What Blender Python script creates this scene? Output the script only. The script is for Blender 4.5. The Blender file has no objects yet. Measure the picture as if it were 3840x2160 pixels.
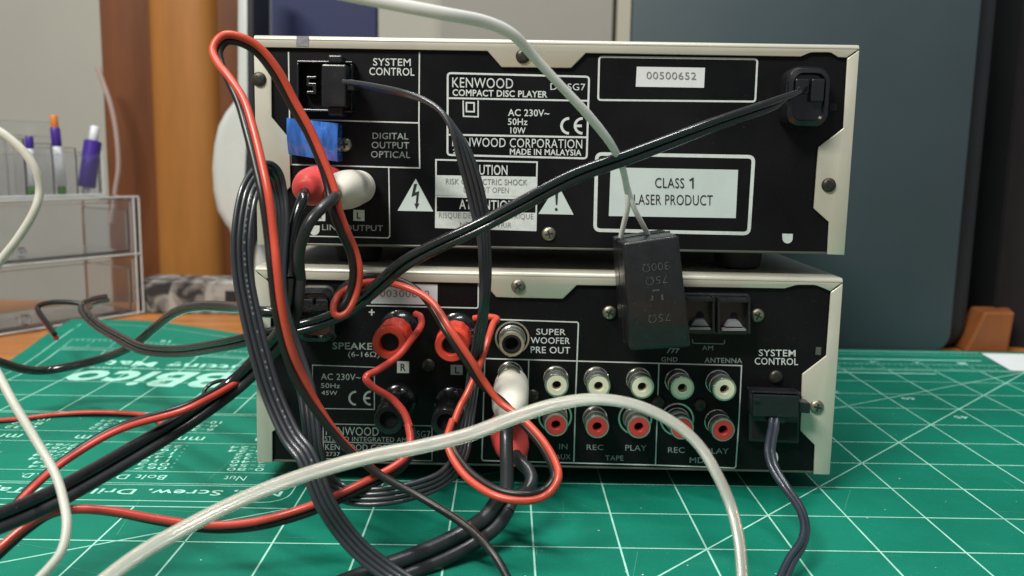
import bpy, bmesh, math, random
from mathutils import Vector, Matrix
from math import sin, cos, pi, radians
random.seed(4)
scn = bpy.context.scene
COL = scn.collection

# ------------------------------------------------------------------ camera, world, lamps
FPX = 3265.1262                      # focal length for a 3840 px wide picture
CAM = Vector((89.5646, -289.3495, 112.0902))      # millimetres
TILT, YAW, ROLL = 1.4235, 0.0131, 0.0174
ROT = Matrix.Rotation(YAW, 3, 'Z') @ Matrix.Rotation(TILT, 3, 'X') @ Matrix.Rotation(ROLL, 3, 'Z')
cd = bpy.data.cameras.new('camera'); cam = bpy.data.objects.new('camera', cd); COL.objects.link(cam)
cam.matrix_world = Matrix.Translation(CAM * 0.001) @ ROT.to_4x4()
cd.sensor_width = 36.0; cd.lens = 36.0 * FPX / 3840.0
cd.clip_start = 0.005; cd.clip_end = 50
cd.dof.use_dof = True; cd.dof.focus_distance = 0.272; cd.dof.aperture_fstop = 17.0
scn.camera = cam

w = bpy.data.worlds.new('World'); scn.world = w; w.use_nodes = True
bg = w.node_tree.nodes['Background']; bg.inputs[0].default_value = (0.86, 0.95, 1.0, 1); bg.inputs[1].default_value = 0.22

def area(name, loc, target, size, power, col):
    l = bpy.data.lights.new(name, 'AREA'); l.shape = 'RECTANGLE'; l.size = size[0]; l.size_y = size[1]; l.energy = power; l.color = col
    o = bpy.data.objects.new(name, l); COL.objects.link(o)
    o.location = Vector(loc); d = Vector(target) - Vector(loc)
    o.rotation_euler = d.to_track_quat('-Z', 'Y').to_euler()
    return o
area('ceiling_lamp', (-0.34, -0.57, 0.86), (0.09, 0.02, 0.06), (0.40, 0.13), 12.2, (1.0, 0.97, 0.90))
area('ceiling_tube', (0.05, -0.02, 1.45), (0.1, 0.05, 0.0), (1.1, 0.06), 15.0, (0.93, 1.0, 0.97))

scn.view_settings.view_transform = 'Standard'; scn.view_settings.look = 'None'
scn.view_settings.exposure = 0.0; scn.view_settings.gamma = 1.0; scn.view_settings.use_curve_mapping = False
scn.render.engine = 'CYCLES'
scn.render.resolution_x = 1024; scn.render.resolution_y = 576

# ------------------------------------------------------------------ photo measurements -> points in the place (mm)
def ray(u, v): return ROT @ Vector(((u - 1920) / FPX, -(v - 1080) / FPX, -1.0))
def PY(u, v, Y):
    d = ray(u, v); return CAM + d * ((Y - CAM.y) / d.y)
def MZ(u, v, z=0.0):
    d = ray(u, v); return CAM + d * ((z - CAM.z) / d.z)
K = 3840 / 2576.0
def DY(u, v, Y): return PY(u * K, v * K, Y)
def DZ(u, v, z=0.0): return MZ(u * K, v * K, z)

# ------------------------------------------------------------------ materials
def mat(name, col, rough=0.5, metal=0.0, var=0.06, scale=60.0, bump=0.0, bscale=None, spec=0.5, trans=0.0, ior=1.45, coat=0.0, rvar=0.08, dust=0.0, stretch=None):
    m = bpy.data.materials.new(name); m.use_nodes = True
    nt = m.node_tree; N = nt.nodes; L = nt.links; b = N['Principled BSDF']
    b.inputs['Metallic'].default_value = metal; b.inputs['IOR'].default_value = ior
    b.inputs['Specular IOR Level'].default_value = spec
    b.inputs['Transmission Weight'].default_value = trans; b.inputs['Coat Weight'].default_value = coat; b.inputs['Coat Roughness'].default_value = 0.10
    tc = N.new('ShaderNodeTexCoord'); src = tc.outputs['Object']
    if stretch:
        mp = N.new('ShaderNodeMapping'); mp.inputs['Scale'].default_value = stretch; L.new(src, mp.inputs[0]); src = mp.outputs[0]
    nz = N.new('ShaderNodeTexNoise'); nz.inputs['Scale'].default_value = scale; nz.inputs['Detail'].default_value = 6; nz.inputs['Roughness'].default_value = 0.65
    L.new(src, nz.inputs['Vector'])
    mr = N.new('ShaderNodeMapRange'); mr.inputs[1].default_value = 0.3; mr.inputs[2].default_value = 0.7
    mr.inputs[3].default_value = 1 - var; mr.inputs[4].default_value = 1 + var
    L.new(nz.outputs['Fac'], mr.inputs[0])
    mx = N.new('ShaderNodeMix'); mx.data_type = 'RGBA'; mx.blend_type = 'MULTIPLY'; mx.inputs[0].default_value = 1.0
    mx.inputs[6].default_value = (*col, 1); L.new(mr.outputs[0], mx.inputs[7])
    out = mx.outputs[2]
    if dust > 0:
        n3 = N.new('ShaderNodeTexNoise'); n3.inputs['Scale'].default_value = 900.0; n3.inputs['Detail'].default_value = 3
        L.new(tc.outputs['Object'], n3.inputs['Vector'])
        r3 = N.new('ShaderNodeMapRange'); r3.inputs[1].default_value = 0.66; r3.inputs[2].default_value = 0.80; r3.inputs[3].default_value = 0; r3.inputs[4].default_value = dust
        L.new(n3.outputs['Fac'], r3.inputs[0])
        m3 = N.new('ShaderNodeMix'); m3.data_type = 'RGBA'; m3.inputs[7].default_value = (0.45, 0.45, 0.42, 1)
        L.new(r3.outputs[0], m3.inputs[0]); L.new(out, m3.inputs[6]); out = m3.outputs[2]
    L.new(out, b.inputs['Base Color'])
    m2 = N.new('ShaderNodeMapRange'); m2.inputs[1].default_value = 0.3; m2.inputs[2].default_value = 0.7
    m2.inputs[3].default_value = max(0.0, rough - rvar); m2.inputs[4].default_value = min(1, rough + rvar)
    n2 = N.new('ShaderNodeTexNoise'); n2.inputs['Scale'].default_value = scale * 0.5; n2.inputs['Detail'].default_value = 5
    L.new(src, n2.inputs['Vector']); L.new(n2.outputs['Fac'], m2.inputs[0]); L.new(m2.outputs[0], b.inputs['Roughness'])
    if bump > 0:
        n4 = N.new('ShaderNodeTexNoise'); n4.inputs['Scale'].default_value = bscale or 1500.0; n4.inputs['Detail'].default_value = 4
        L.new(src, n4.inputs['Vector'])
        bp = N.new('ShaderNodeBump'); bp.inputs['Strength'].default_value = bump; bp.inputs['Distance'].default_value = 0.0003
        L.new(n4.outputs['Fac'], bp.inputs['Height']); L.new(bp.outputs[0], b.inputs['Normal'])
    return m

M = dict(
    champagne=mat('champagne_metal', (0.60, 0.575, 0.48), 0.34, 0.25, 0.03, 90, 0.05, 3000),
    panel=mat('black_panel_paint', (0.006, 0.006, 0.007), 0.40, 0, 0.25, 40, 0.15, 2500, spec=0.22, dust=0.04, rvar=0.2),
    chassis=mat('bare_steel', (0.22, 0.22, 0.19), 0.4, 0.8, 0.1, 60),
    dark=mat('dark_inside', (0.008, 0.008, 0.009), 0.8, 0, 0.2, 40),
    print=mat('white_print', (0.66, 0.70, 0.68), 0.6, 0, 0.10, 700, rvar=0.05),
    dimprint=mat('grey_print', (0.30, 0.34, 0.32), 0.6, 0, 0.22, 700, rvar=0.05),
    plate=mat('white_plate_print', (0.60, 0.68, 0.66), 0.5, 0, 0.06, 60),
    sticker=mat('paper_sticker', (0.74, 0.74, 0.76), 0.6, 0, 0.03, 200),
    ink=mat('black_ink', (0.02, 0.022, 0.022), 0.6, 0, 0.2, 500),
    greyink=mat('grey_ink', (0.20, 0.20, 0.20), 0.6, 0, 0.2, 500),
    rubber=mat('black_rubber', (0.012, 0.012, 0.013), 0.55, 0, 0.15, 80),
    gloss=mat('black_gloss_plastic', (0.010, 0.010, 0.012), 0.24, 0, 0.15, 80, 0.05, 1500, dust=0.08, coat=.6),
    satin=mat('black_satin_plastic', (0.012, 0.013, 0.015), 0.33, 0, 0.2, 200, 0.35, 2600, dust=0.08, coat=.25),
    cord=mat('black_cord_vinyl', (0.010, 0.010, 0.012), 0.24, 0, 0.15, 80, 0.12, 900, dust=0.08, coat=0.8),
    greycord=mat('dark_grey_cord_vinyl', (0.026, 0.027, 0.030), 0.36, 0, 0.15, 80, 0.12, 900, dust=0.12, coat=0.15),
    slate=mat('slate_ribbon_vinyl', (0.022, 0.027, 0.042), 0.38, 0, 0.15, 80, spec=.8, coat=.4),
    ribbon=mat('black_ribbon_vinyl', (0.022, 0.025, 0.031), 0.38, 0, 0.12, 80, spec=.8, coat=.5),
    red=mat('red_wire_vinyl', (0.52, 0.055, 0.040), 0.30, 0, 0.10, 60),
    orange=mat('orange_red_wire_vinyl', (0.58, 0.075, 0.043), 0.30, 0, 0.10, 60),
    brown=mat('dark_wire_vinyl', (0.016, 0.014, 0.014), 0.33, 0, 0.10, 60),
    redplug=mat('red_plug_vinyl', (0.75, 0.075, 0.07), 0.4, 0, 0.05, 60),
    whiteplug=mat('white_plug_vinyl', (0.78, 0.72, 0.63), 0.4, 0, 0.06, 60),
    redpost=mat('red_post_plastic', (0.78, 0.065, 0.038), 0.28, 0, 0.06, 60, coat=.4),
    nickel=mat('nickel_plate', (0.60, 0.60, 0.54), 0.24, 0.9, 0.1, 60),
    screw=mat('tarnished_screw', (0.30, 0.28, 0.21), 0.42, 0.85, 0.3, 500),
    screwdark=mat('blackened_screw', (0.07, 0.062, 0.05), 0.4, 0.7, 0.3, 500),
    whiteins=mat('white_insulator', (0.90, 0.85, 0.64), 0.35, 0, 0.04, 60),
    redins=mat('red_insulator', (0.52, 0.05, 0.045), 0.4, 0, 0.05, 60),
    marking=mat('faint_cable_marking', (0.16, 0.17, 0.18), 0.6, 0, 0.4, 900),
    moulded=mat('moulded_black', (0.075, 0.078, 0.085), 0.4, 0, 0.5, 900),
    greyplastic=mat('grey_plastic', (0.24, 0.24, 0.26), 0.4, 0, 0.1, 60),
    blue=mat('blue_clear_cap', (0.05, 0.20, 0.72), 0.14, 0, 0.6, 160, 1.0, 260, coat=1.0, trans=0.25, stretch=(1.5, 1.5, 0.3)),
    clear=mat('clear_vinyl', (0.92, 0.91, 0.84), 0.16, 0, 0.04, 60, trans=0.68, ior=1.35),
    lead=mat('whitish_clear_vinyl', (0.86, 0.86, 0.82), 0.30, 0, 0.06, 60, trans=0.08, ior=1.4),
    pale=mat('pale_vinyl', (0.74, 0.72, 0.64), 0.28, 0, 0.08, 60, trans=0.35, ior=1.35),
    copper=mat('tinned_copper_core', (0.80, 0.60, 0.45), 0.3, 0.9, 0.2, 300),
    silver=mat('tinned_core', (0.85, 0.85, 0.82), 0.25, 0.9, 0.2, 300),
    matgreen=mat('green_cutting_mat', (0.003, 0.178, 0.116), 0.55, 0, 0.16, 14, 0.6, 1600, spec=0.30, dust=0.12),
    matline=mat('pale_mat_print', (0.40, 0.75, 0.63), 0.5, 0, 0.18, 120),
    matfaint=mat('faint_mat_print', (0.10, 0.36, 0.26), 0.5, 0, 0.15, 120),
    tablewood=mat('orange_table_wood', (0.42, 0.15, 0.035), 0.35, 0, 0.25, 12, stretch=(1, 8, 8)),
    wood=mat('honey_wood', (0.37, 0.148, 0.032), 0.40, 0, 0.14, 8, stretch=(5, 5, 0.6)),
    wooddark=mat('brown_wood', (0.14, 0.043, 0.012), 0.45, 0, 0.25, 8, stretch=(5, 5, 0.6)),
    wall=mat('cream_wall_paint', (0.50, 0.47, 0.40), 0.8, 0, 0.03, 8),
    doorpaint=mat('greige_door_paint', (0.36, 0.33, 0.29), 0.7, 0, 0.03, 8),
    frame=mat('light_frame_paint', (0.50, 0.45, 0.36), 0.6, 0, 0.03, 8),
    navy=mat('navy_board', (0.018, 0.024, 0.085), 0.6, 0, 0.15, 20),
    bluegrey=mat('blue_grey_plastic', (0.044, 0.063, 0.073), 0.55, 0, 0.05, 20),
    bluedark=mat('dark_blue_grey_rim', (0.020, 0.022, 0.024), 0.5, 0, 0.06, 20),
    casing=mat('pale_silver_casing', (0.64, 0.66, 0.63), 0.30, 0.15, 0.03, 20),
    casingdark=mat('dark_bezel', (0.020, 0.021, 0.024), 0.4, 0, 0.1, 20),
    backdrop=mat('black_backdrop', (0.010, 0.007, 0.008), 0.9, 0, 0.3, 40),
    block=mat('orange_wood_block', (0.25, 0.080, 0.024), 0.45, 0, 0.15, 20, stretch=(4, 4, 1)),
    tape=mat('grey_tape', (0.25, 0.25, 0.27), 0.4, 0, 0.3, 500),
    paper=mat('white_paper', (0.75, 0.77, 0.78), 0.7, 0, 0.03, 40),
    purple=mat('purple_pen_plastic', (0.06, 0.025, 0.26), 0.35, 0, 0.1, 60),
    penwhite=mat('white_pen_plastic', (0.7, 0.7, 0.74), 0.35, 0, 0.05, 60),
    green=mat('green_pen_plastic', (0.10, 0.30, 0.06), 0.4, 0, 0.1, 60),
    orangeplastic=mat('orange_pen_plastic', (0.70, 0.22, 0.05), 0.4, 0, 0.1, 60),
    pinkcord=mat('pinkish_cord', (0.42, 0.30, 0.27), 0.5, 0, 0.05, 60),
)
def stone():
    m = mat('mottled_stone', (0.2, 0.2, 0.19), 0.45, 0, 0.1, 60); nt = m.node_tree; N = nt.nodes; L = nt.links
    tc = N.new('ShaderNodeTexCoord'); n = N.new('ShaderNodeTexNoise'); n.inputs['Scale'].default_value = 70; n.inputs['Detail'].default_value = 7; n.inputs['Distortion'].default_value = 1.2
    L.new(tc.outputs['Object'], n.inputs['Vector'])
    r = N.new('ShaderNodeValToRGB'); r.color_ramp.elements[0].position = 0.40; r.color_ramp.elements[0].color = (0.03, 0.03, 0.032, 1)
    r.color_ramp.elements[1].position = 0.62; r.color_ramp.elements[1].color = (0.36, 0.35, 0.33, 1)
    L.new(n.outputs['Fac'], r.inputs[0]); L.new(r.outputs[0], N['Principled BSDF'].inputs['Base Color']); return m
M['stone'] = stone()
M['rim'] = mat('painted_edge_highlight', (0.86, 0.87, 0.88), 0.2, 0, 0.1, 60, trans=0.45, ior=1.4)  # pale colour stands in for light caught by the acrylic edges
def acrylic():
    m = bpy.data.materials.new('clear_acrylic'); m.use_nodes = True; nt = m.node_tree; b = nt.nodes['Principled BSDF']
    b.inputs['Base Color'].default_value = (0.95, 0.95, 0.96, 1); b.inputs['Transmission Weight'].default_value = 0.97
    b.inputs['IOR'].default_value = 1.30; b.inputs['Roughness'].default_value = 0.04
    return m
M['acrylic'] = acrylic()
# long soft wear marks on the mat
def wear(m):
    nt = m.node_tree; N = nt.nodes; L = nt.links; b = N['Principled BSDF']
    old = b.inputs['Base Color'].links[0].from_socket
    tc = N.new('ShaderNodeTexCoord'); mp = N.new('ShaderNodeMapping'); mp.inputs['Scale'].default_value = (30, 90, 1); mp.inputs['Rotation'].default_value = (0, 0, 0.5)
    n = N.new('ShaderNodeTexNoise'); n.inputs['Scale'].default_value = 1.0; n.inputs['Detail'].default_value = 8; n.inputs['Roughness'].default_value = 0.7
    L.new(tc.outputs['Object'], mp.inputs[0]); L.new(mp.outputs[0], n.inputs['Vector'])
    r = N.new('ShaderNodeMapRange'); r.inputs[1].default_value = 0.55; r.inputs[2].default_value = 0.85; r.inputs[3].default_value = 0; r.inputs[4].default_value = 0.10
    L.new(n.outputs['Fac'], r.inputs[0])
    x = N.new('ShaderNodeMix'); x.data_type = 'RGBA'; x.inputs[7].default_value = (0.16, 0.36, 0.29, 1)
    L.new(r.outputs[0], x.inputs[0]); L.new(old, x.inputs[6]); L.new(x.outputs[2], b.inputs['Base Color'])
wear(M['matgreen'])

# ------------------------------------------------------------------ building helpers (everything in mm, world axes)
def tag(o, label=None, cat=None, group=None, kind=None):
    if label: o['label'] = label
    if cat: o['category'] = cat
    if group: o['group'] = group
    if kind: o['kind'] = kind
    return o
def thing(name, base, label, cat, group=None):
    o = bpy.data.objects.new(name, None); COL.objects.link(o); o.empty_display_size = 0.02
    o.location = Vector(base) * 0.001
    return tag(o, label, cat, group)
def world_base(p):
    b = Vector((0, 0, 0))
    while p is not None: b += p.location; p = p.parent
    return b
class MB:
    def __init__(s): s.v = []; s.f = []; s.m = []; s.mats = []; s.cur = 0
    def use(s, m):
        if m not in s.mats: s.mats.append(m)
        s.cur = s.mats.index(m); return s
    def add(s, vs, fs):
        o = len(s.v); s.v += [Vector(v) for v in vs]
        for f in fs: s.f.append(tuple(i + o for i in f)); s.m.append(s.cur)
        return s
    def box(s, x0, x1, y0, y1, z0, z1):
        v = [(x, y, z) for z in (z0, z1) for y in (y0, y1) for x in (x0, x1)]
        return s.add(v, [(0, 2, 3, 1), (4, 5, 7, 6), (0, 1, 5, 4), (2, 6, 7, 3), (0, 4, 6, 2), (1, 3, 7, 5)])
    def hexa(s, a, b):                       # two quads joined (a = front loop, b = back loop)
        return s.add(list(a) + list(b), [(0, 1, 2, 3), (7, 6, 5, 4)] + [(i, i + 4, (i + 1) % 4 + 4, (i + 1) % 4) for i in range(4)])
    def prism(s, pts, off):                  # closed outline (list of Vectors) pushed by an offset vector
        n = len(pts); off = Vector(off); a = [Vector(p) for p in pts]; b = [p + off for p in a]
        return s.add(a + b, [tuple(range(n)), tuple(range(2 * n - 1, n - 1, -1))] + [(i, i + n, (i + 1) % n + n, (i + 1) % n) for i in range(n)])
    def lathe(s, o, axis, prof, seg=32, ridge=0.0, nr=0):
        o = Vector(o); a = Vector(axis).normalized(); u = a.orthogonal().normalized(); w_ = a.cross(u)
        vs = []
        for d, r in prof:
            for k in range(seg):
                t = 2 * pi * k / seg; rr = r * (1 + (ridge * (1 if (k // 2) % 2 else -1) if nr else 0))
                vs.append(o + a * d + (u * cos(t) + w_ * sin(t)) * rr)
        fs = []
        for i in range(len(prof) - 1):
            for k in range(seg): fs.append((i * seg + k, i * seg + (k + 1) % seg, (i + 1) * seg + (k + 1) % seg, (i + 1) * seg + k))
        fs.append(tuple(range(seg - 1, -1, -1))); fs.append(tuple(range((len(prof) - 1) * seg, len(prof) * seg)))
        return s.add(vs, fs)
    def build(s, name, m=None, parent=None, smooth=False, bevel=0.0, seg=2, base=None):
        b = world_base(parent) * 1000 if parent else Vector(base or (0, 0, 0))
        me = bpy.data.meshes.new(name)
        me.from_pydata([(v - b) * 0.001 for v in s.v], [], s.f)
        for mm in (s.mats or [m]): me.materials.append(mm)
        if s.mats:
            for p, i in zip(me.polygons, s.m): p.material_index = i
        bm = bmesh.new(); bm.from_mesh(me); bmesh.ops.recalc_face_normals(bm, faces=bm.faces)
        if bevel:
            ed = [e for e in bm.edges if len(e.link_faces) == 2 and e.calc_face_angle(0) > 0.6]
            bmesh.ops.bevel(bm, geom=ed, offset=bevel * 0.001, segments=seg, profile=0.5, affect='EDGES', clamp_overlap=True)
        bm.to_mesh(me); bm.free()
        if smooth: me.shade_smooth(); 
        if smooth and hasattr(me, 'set_sharp_from_angle'): me.set_sharp_from_angle(angle=radians(42))
        o = bpy.data.objects.new(name, me); COL.objects.link(o); o.parent = parent
        if not parent: o.location = b * 0.001
        return o

# printed lines and letters
_eps = [0]
INK = [0.0]
def lift():
    _eps[0] = (_eps[0] + 1) % 12; return 0.03 + 0.006 * _eps[0] + INK[0]
def stroke(mb, pts, wd, nrm, closed=False):
    nrm = Vector(nrm); h = lift(); P = [Vector(p) + nrm * h for p in pts]; n = len(P); L = []; R_ = []
    for i in range(n):
        a = P[i - 1] if (i or closed) else None; c = P[(i + 1) % n] if (i < n - 1 or closed) else None
        d1 = (P[i] - a).normalized() if a is not None else (c - P[i]).normalized()
        d2 = (c - P[i]).normalized() if c is not None else d1
        s1 = nrm.cross(d1); s2 = nrm.cross(d2); m = (s1 + s2).normalized(); k = 1 / max(0.4, m.dot(s1))
        L.append(P[i] + m * wd * .5 * k); R_.append(P[i] - m * wd * .5 * k)
    fs = [(i, (i + 1) % n, (i + 1) % n + n, i + n) for i in range(n if closed else n - 1)]
    mb.add(L + R_, fs)
def fill(mb, pts, nrm):
    h = lift(); nrm = Vector(nrm); mb.add([Vector(p) + nrm * h for p in pts], [tuple(range(len(pts)))])
_glyph = {}
def glyphs(s, bold):
    if (s, bold) in _glyph: return _glyph[(s, bold)]
    c = bpy.data.curves.new('lettering', 'FONT'); c.body = s; c.resolution_u = 3; c.offset = bold; c.space_character = 1.05
    o = bpy.data.objects.new('lettering', c); COL.objects.link(o)
    dg = bpy.context.evaluated_depsgraph_get(); e = o.evaluated_get(dg); me = e.to_mesh()
    vs = [v.co.copy() for v in me.vertices]; fs = [tuple(p.vertices) for p in me.polygons]; e.to_mesh_clear()
    bpy.data.objects.remove(o); bpy.data.curves.remove(c)
    x0 = min(v.x for v in vs); x1 = max(v.x for v in vs); y0 = min(v.y for v in vs); y1 = max(v.y for v in vs)
    vs = [((v.x - x0) / (x1 - x0), (v.y - y0) / (y1 - y0)) for v in vs]
    _glyph[(s, bold)] = (vs, fs); return vs, fs
def text(mb, s, O, X, T, nrm, bold=0.0, zf=None):
    vs, fs = glyphs(s, bold); O = Vector(O); U = Vector(X) - O; V = Vector(T) - O; h = lift(); nrm = Vector(nrm)
    pts = []
    for x, y in vs:
        p = O + U * x + V * y + nrm * h
        if zf: p.z = zf(p.x, p.y) + h
        pts.append(p)
    mb.add(pts, fs)

# ------------------------------------------------------------------ cables
def spline(pts, n=7):
    P = [list(p) for p in pts]; P = [[2 * a - b for a, b in zip(P[0], P[1])]] + P + [[2 * a - b for a, b in zip(P[-1], P[-2])]]
    out = []
    for i in range(1, len(P) - 2):
        p0, p1, p2, p3 = P[i - 1:i + 3]
        for k in range(n):
            t = k / n
            out.append([0.5 * (2 * b + (c - a) * t + (2 * a - 5 * b + 4 * c - d) * t * t + (3 * b - a - 3 * c + d) * t ** 3) for a, b, c, d in zip(p0, p1, p2, p3)])
    out.append(P[-2]); return out
def route(pts, n=7):
    """pts: (u, v, depth[, roll degrees]) in photo measure -> list of (point, roll)"""
    q = []
    last = 0.0
    for p in pts:
        if len(p) > 3: last = p[3]
        X = DY(p[0], p[1], p[2]); q.append((X.x, X.y, X.z, radians(last)))
    return [(Vector(s[:3]), s[3]) for s in spline(q, n)]
def frames(path):
    fr = []; pn = None
    for i, (p, a) in enumerate(path):
        t = (path[min(i + 1, len(path) - 1)][0] - path[max(i - 1, 0)][0]).normalized()
        n = (CAM - p).normalized(); n = n - t * n.dot(t)
        if n.length < 0.25 and pn is not None: n = pn - t * pn.dot(t)
        n.normalize(); pn = n
        s = t.cross(n)
        fr.append((p, t, n, s, a))
    return fr
def tube(mb, fr, off, r, seg=12, ry=None):
    """off = distance along the direction turned by the local roll from 'towards the front' (0) to sideways (90)"""
    ry = ry or r; vs = []
    for p, t, n, s, a in fr:
        dn = n * cos(a) + s * sin(a); ds = s * cos(a) - n * sin(a)
        c = p + dn * off
        for k in range(seg):
            th = 2 * pi * k / seg; vs.append(c + dn * (cos(th) * r) + ds * (sin(th) * ry))
    m = len(fr); fs = []
    for i in range(m - 1):
        for k in range(seg): fs.append((i * seg + k, i * seg + (k + 1) % seg, (i + 1) * seg + (k + 1) % seg, (i + 1) * seg + k))
    fs.append(tuple(range(seg - 1, -1, -1))); fs.append(tuple(range((m - 1) * seg, m * seg)))
    mb.add(vs, fs)

# ================================================================== SETTING
def strip(u0, u1, v0, v1, Y): return [DY(u0, v0, Y), DY(u1, v0, Y), DY(u1, v1, Y), DY(u0, v1, Y)]
tag(MB().box(-1500, 1700, 900, 940, -800, 1500).build('wall', M['wall'], base=(0, 900, -800)), kind='structure')
TZ = -2.2
tb = thing('table', (90, 0, -30), 'orange-brown wooden table under the green cutting mat', 'table')
MB().box(-620, 470, -420, 372, -30, TZ).build('table_top', M['tablewood'], tb, bevel=3)

# ------------------------------------------------------------------ cutting mat
PH = 0.0201
def G(c, r, z=None):
    x = 93.49 + 25.4 * (c * cos(PH) - r * sin(PH)); y = -23.27 + 25.4 * (c * sin(PH) + r * cos(PH))
    return Vector((x, y, matz(x, y) if z is None else z))
def sst(t): t = max(0.0, min(1.0, t)); return t * t * (3 - 2 * t)
def matz(x, y):
    c = ((x - 93.49) * cos(PH) + (y + 23.27) * sin(PH)) / 25.4; r = (-(x - 93.49) * sin(PH) + (y + 23.27) * cos(PH)) / 25.4
    return 11.0 * sst((-c - 5.0) / 4.5) * sst((r - 6.5) / 3.6)
cm = thing('cutting_mat', (90, 0, -2), 'green cutting mat with pale one-inch grid lines lying under the hi-fi stack', 'cutting mat')
mb = MB(); NX, NY = 60, 48; C0, C1, R0, R1 = -10.72, 12.4, -8.0, 10.1
top = [];
for j in range(NY + 1):
    for i in range(NX + 1): top.append(G(C0 + (C1 - C0) * i / NX, R0 + (R1 - R0) * j / NY))
bot = [p - Vector((0, 0, 2.0)) for p in top]; nn = len(top); W1 = NX + 1
fs = []
for j in range(NY):
    for i in range(NX):
        a = j * W1 + i; fs.append((a, a + 1, a + 1 + W1, a + W1)); fs.append((a + nn, a + W1 + nn, a + 1 + W1 + nn, a + 1 + nn))
for i in range(NX): fs += [(i, i + nn, i + 1 + nn, i + 1), (NY * W1 + i, NY * W1 + i + 1, NY * W1 + i + 1 + nn, NY * W1 + i + nn)]
for j in range(NY): fs += [(j * W1, (j + 1) * W1, (j + 1) * W1 + nn, j * W1 + nn), (j * W1 + NX, j * W1 + NX + nn, (j + 1) * W1 + NX + nn, (j + 1) * W1 + NX)]
mb.add(top + bot, fs); mb.build('mat_sheet', M['matgreen'], cm, smooth=True)
UP = (0, 0, 1)
def gline(mb, c0, r0, c1, r1, wd=0.56):
    n = max(2, int(math.hypot(c1 - c0, r1 - r0) * 2)); stroke(mb, [G(c0 + (c1 - c0) * i / n, r0 + (r1 - r0) * i / n) for i in range(n + 1)], wd, UP)
mb = MB().use(M['matline'])
BX0, BX1, BY0, BY1 = -10.0, -3.15, 0.18, 3.92          # information box
for c in range(-9, 12):
    if c > -4: gline(mb, c, -7, c, 8.0)
    else: gline(mb, c, -7, c, 0.0); gline(mb, c, 4.0, c, 8.0)
gline(mb, -10, -7, -10, 8)
for r in range(-7, 9):
    if 0 < r < 4: gline(mb, -2.9, r, 11, r)
    else: gline(mb, -10, r, 11, r)
gline(mb, 11, 8, 11 - 15, 8 - 15); gline(mb, 11, 8, 11 - 12, 8 - 12 * 0.577); gline(mb, 11, 8, 11 - 7.6, 8 - 7.6 * 1.732)
gline(mb, -9.0, -3.43, -1.6, 0.84)
gline(mb, -10, 8, -2.5, 0.5 + 0.0) if False else None
gline(mb, -10, 9.6, 11, 9.6, 0.45); gline(mb, -10, 8.6, 11, 8.6, 0.45); gline(mb, -10.3, -7, -10.3, 9.6, 0.45)
for i in range(0, 21 * 16):
    c = -10 + i / 16; ln = 0.42 if i % 16 == 0 else (0.30 if i % 8 == 0 else 0.18)
    gline(mb, c, 8.0, c, 8.0 + ln, 0.3)
    if i % 2 == 0: gline(mb, c, 8.6, c, 8.6 - ln * .6, 0.3)
mb.build('printed_grid', None, cm)
mb = MB().use(M['matline'])
def mtext(s, c_right, r, c_left, hgt, mbx, slant=0.0, bold=0.0):
    """lettering that reads from the far side of the mat: starts at the right, grows towards the near side downwards"""
    O = G(c_right, r + hgt, 0); X = G(c_left, r + hgt, 0); T = G(c_right + slant, r, 0)
    text(mbx, s, O, X, T, UP, bold, matz)
r4 = []
for (cx, cy, a0) in ((BX1 - .3, BY0 + .3, -90), (BX1 - .3, BY1 - .3, 0), (BX0 + .3, BY1 - .3, 90), (BX0 + .3, BY0 + .3, 180)):
    for k in range(5): a = radians(a0 + k * 22.5); r4.append(G(cx + .3 * cos(a), cy + .3 * sin(a)))
stroke(mb, r4, 0.45, UP, True)
for r, c0 in ((0.72, BX0), (0.78, BX0), (1.22, BX0), (2.45, BX0), (2.95, BX0)): gline(mb, c0, r, BX1, r, 0.35)
mtext('Nut, Screw, Drill and Tap size', -3.27, 0.38, -7.85, 0.24, mb, 0, 0.012)
mb.build('title_print', None, cm); mb = MB().use(M['matline'])
for c, s in ((-3.9, 'Nut'), (-5.0, 'Bolt Dia.'), (-6.6, 'O.D.'), (-8.0, 'Tap'), (-9.2, 'Pitch')): mtext(s, c, 0.92, c - 0.10 * len(s), 0.17, mb)
rows = ['0-80', '2-56', '4-40', '6-32', '8-32', '10-24', '12-24']
for ci, c in enumerate((-3.75, -5.05, -6.55, -7.9, -9.2)):
    for k, s in enumerate(rows):
        s2 = (s, '.%03d' % (60 + 26 * k + 7 * ci), '%d/64' % (3 + 4 * k), '%.1f' % (1.6 + .7 * k), '%d' % (80 - 8 * k))[ci]
        mtext(s2, c - .02 * k, 1.30 + k * 0.155, c - .02 * k - 0.13 * len(s2), 0.11, mb)
    for k in range(3): mtext(rows[k + 3], c, 3.05 + k * 0.2, c - .5, 0.13, mb)
    mtext('mm', c, 2.6, c - .5, 0.16, mb)
mb.build('size_table_print', None, cm); mb = MB().use(M['matline'])
mtext('BBico', -5.75, 5.70, -8.95, 1.15, mb, -0.15, 0.025)
mtext('Cutting Mat', -5.3, 7.15, -8.7, 0.42, mb, 0, 0.02)
mtext('Self healing double sided surface', -5.3, 6.98, -8.9, 0.12, mb)
mb.build('logo_print', None, cm); mb = MB().use(M['matline'])
for k in range(20):
    if k != 4: mtext(str(k + 1), 10.1 - k, 8.68, 9.9 - k, 0.16, mb)
mtext('60', 7.5, 5.6, 7.25, 0.16, mb, 0, .02); mtext('45', 7.9, 4.4, 7.65, 0.16, mb, 0, .02); mtext('30', 6.2, 6.0, 5.9, .16, mb, 0, .02)
gline(mb, 3, 9.05, 10.6, 9.05, 1.8); gline(mb, 2, 9.9, 11, 9.9, 1.0); gline(mb, 3, 7.72, 8.9, 7.72, 1.6)
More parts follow.
